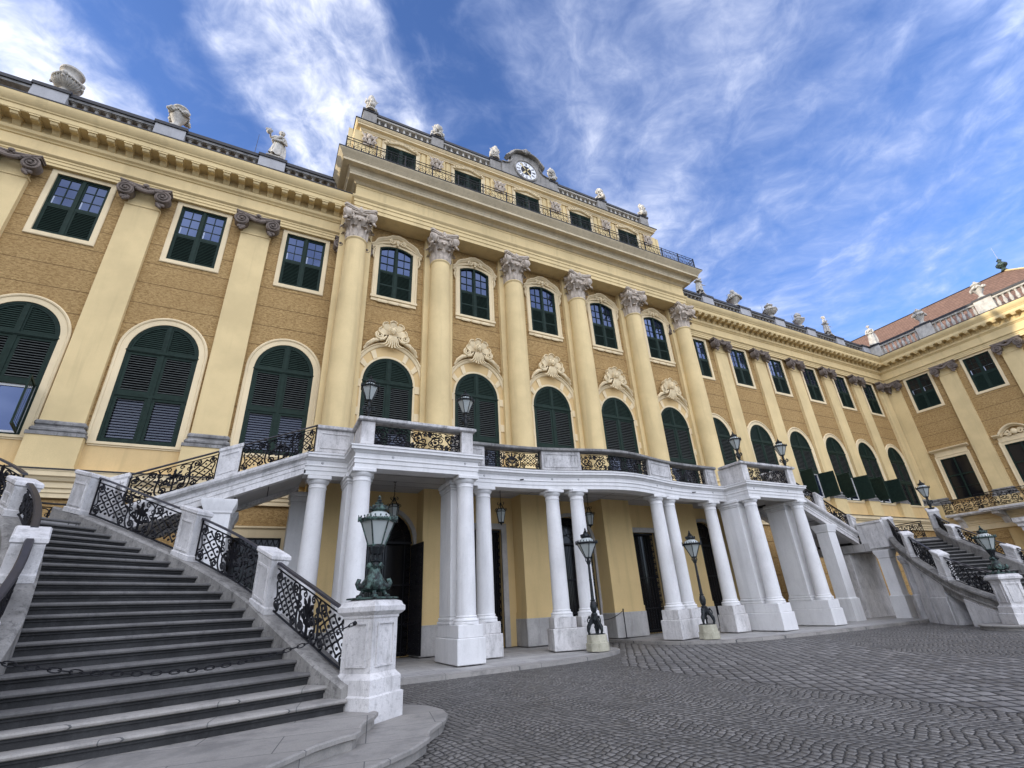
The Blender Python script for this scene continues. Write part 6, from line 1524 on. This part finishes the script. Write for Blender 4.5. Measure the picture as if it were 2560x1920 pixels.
# ------------------------------------------------------------------ light
SAZ, SEL = R(180-12), R(12)        # sun direction: behind the front, from the left
sd = Vector((math.cos(SAZ)*math.cos(SEL), math.sin(SAZ)*math.cos(SEL), math.sin(SEL)))
sl = bpy.data.lights.new('sun', 'SUN'); sl.energy = 2.3; sl.angle = R(.5); sl.color = (1., .90, .74)
so = bpy.data.objects.new('sun', sl); COL.objects.link(so); so.rotation_euler = sd.to_track_quat('Z','Y').to_euler(); so.location = (0,0,60)
w = bpy.data.worlds.new('World'); sc.world = w; w.use_nodes = True
t = w.node_tree; t.nodes.clear()
class WN(NT):
    def __init__(s, tree): s.t = tree
W = WN(t); out = W.n('ShaderNodeOutputWorld'); bg = W.n('ShaderNodeBackground'); W.l(bg.outputs[0], out.inputs[0])
sky = W.n('ShaderNodeTexSky', sky_type='NISHITA'); sky.sun_disc = False; sky.sun_elevation = SEL; sky.sun_rotation = math.atan2(sd.x, sd.y); sky.air_density = 1.; sky.dust_density = .6; sky.ozone_density = 1.6
tc = W.n('ShaderNodeTexCoord'); sep = W.n('ShaderNodeSeparateXYZ'); W.l(tc.outputs['Generated'], sep.inputs[0])
X, Y, Z = sep.outputs
zc = W.math('MAXIMUM', Z, .06)
px = W.math('DIVIDE', X, zc); py = W.math('DIVIDE', Y, zc)
az = R(57.)                                  # streaks run along this bearing (from +X)
ca, sa = math.cos(az), math.sin(az)
al = W.math('ADD', W.math('MULTIPLY', px, ca), W.math('MULTIPLY', py, sa)); ac = W.math('SUBTRACT', W.math('MULTIPLY', py, ca), W.math('MULTIPLY', px, sa))
def cn(ka, kc, off, det, rough, dist=0., src=None):
    c = W.n('ShaderNodeCombineXYZ'); W.l(W.math('MULTIPLY', al, ka), c.inputs[0]); W.l(W.math('MULTIPLY', src or ac, kc), c.inputs[1]); c.inputs[2].default_value = off
    n = W.n('ShaderNodeTexNoise'); n.inputs['Scale'].default_value = 1.; n.inputs['Detail'].default_value = det; n.inputs['Roughness'].default_value = rough; n.inputs['Distortion'].default_value = dist
    W.l(c.outputs[0], n.inputs['Vector']); return n.outputs['Fac']
warp = cn(1.6, 2.4, 4.4, 2, .5)
acw = W.math('ADD', ac, W.math('MULTIPLY', W.math('SUBTRACT', warp, .5), .34))
# the layout of cloud bands and clear lanes across the sky
ramp = W.n('ShaderNodeValToRGB'); W.l(W.math('MULTIPLY_ADD', acw, .25, .5), ramp.inputs[0])
ramp.color_ramp.interpolation = 'EASE'
els = ramp.color_ramp.elements
BANDS = [(-2,.46),(-1.2,.46),(-.95,.56),(-.72,.44),(-.45,.58),(-.2,.62),(-.06,.46),(.07,.24),(.16,.34),(.26,.74),(.45,.80),(.58,.70),(.66,.26),(.75,.22),(.84,.62),(.96,.84),(1.3,.64),(1.9,.45)]
for i, (p, v) in enumerate(BANDS):
    e = els[i] if i < 2 else els.new(p*.25+.5)
    e.position = p*.25+.5; e.color = (v,v,v,1)
base = ramp.outputs[0]
mid = cn(4.6, 4.8, 7.1, 5, .55, .25, acw); fine = cn(15., 14., 2.2, 5, .62, .4, acw); lane = cn(1.3, 6.5, 9.3, 2, .5, 0., acw)
amp = W.math('MULTIPLY_ADD', W.ramp(ac, -.1, .3), .35, .65)
tex = W.math('ADD', W.math('MULTIPLY', W.math('SUBTRACT', mid, .5), 1.15), W.math('ADD', W.math('MULTIPLY', W.math('SUBTRACT', fine, .5), .75), W.math('MULTIPLY', W.math('SUBTRACT', lane, .5), .3)))
dens = W.math('ADD', base, W.math('MULTIPLY', tex, amp))
dens = W.math('ADD', dens, W.math('MULTIPLY', W.ramp(Y, .1, -.35), .35))  # extra unseen cloud added behind the camera to light the front
m_ = W.math('MULTIPLY', W.ramp(dens, CLOUD[1], CLOUD[2]), CLOUD[3])
hz = W.ramp(Z, .0, .22); m_ = W.math('MULTIPLY', m_, W.math('ADD', W.math('MULTIPLY', hz, .8), .2))
skc = W.mix(1., sky.outputs[0], SKYTINT, 'MULTIPLY')
bright = W.ramp(dens, .45, 1.1)
cc = W.mix(bright, CLOUDC[0], CLOUDC[1])
gain = W.math('MULTIPLY_ADD', W.ramp(Y, .20, -.45), BACK_FILL, 1.)  # unseen clouds behind the camera brightened as added fill light
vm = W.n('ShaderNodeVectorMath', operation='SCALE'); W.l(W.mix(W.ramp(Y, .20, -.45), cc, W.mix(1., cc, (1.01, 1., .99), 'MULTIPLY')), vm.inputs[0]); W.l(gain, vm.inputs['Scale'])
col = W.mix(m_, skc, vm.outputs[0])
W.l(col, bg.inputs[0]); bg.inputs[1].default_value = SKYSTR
sc.view_settings.view_transform = 'Standard'; sc.view_settings.look = 'None'; sc.view_settings.exposure = EXPO; sc.view_settings.gamma = 1.
sc.cycles.max_bounces = 6; sc.cycles.diffuse_bounces = 4; sc.cycles.glossy_bounces = 3; sc.cycles.use_denoising = True
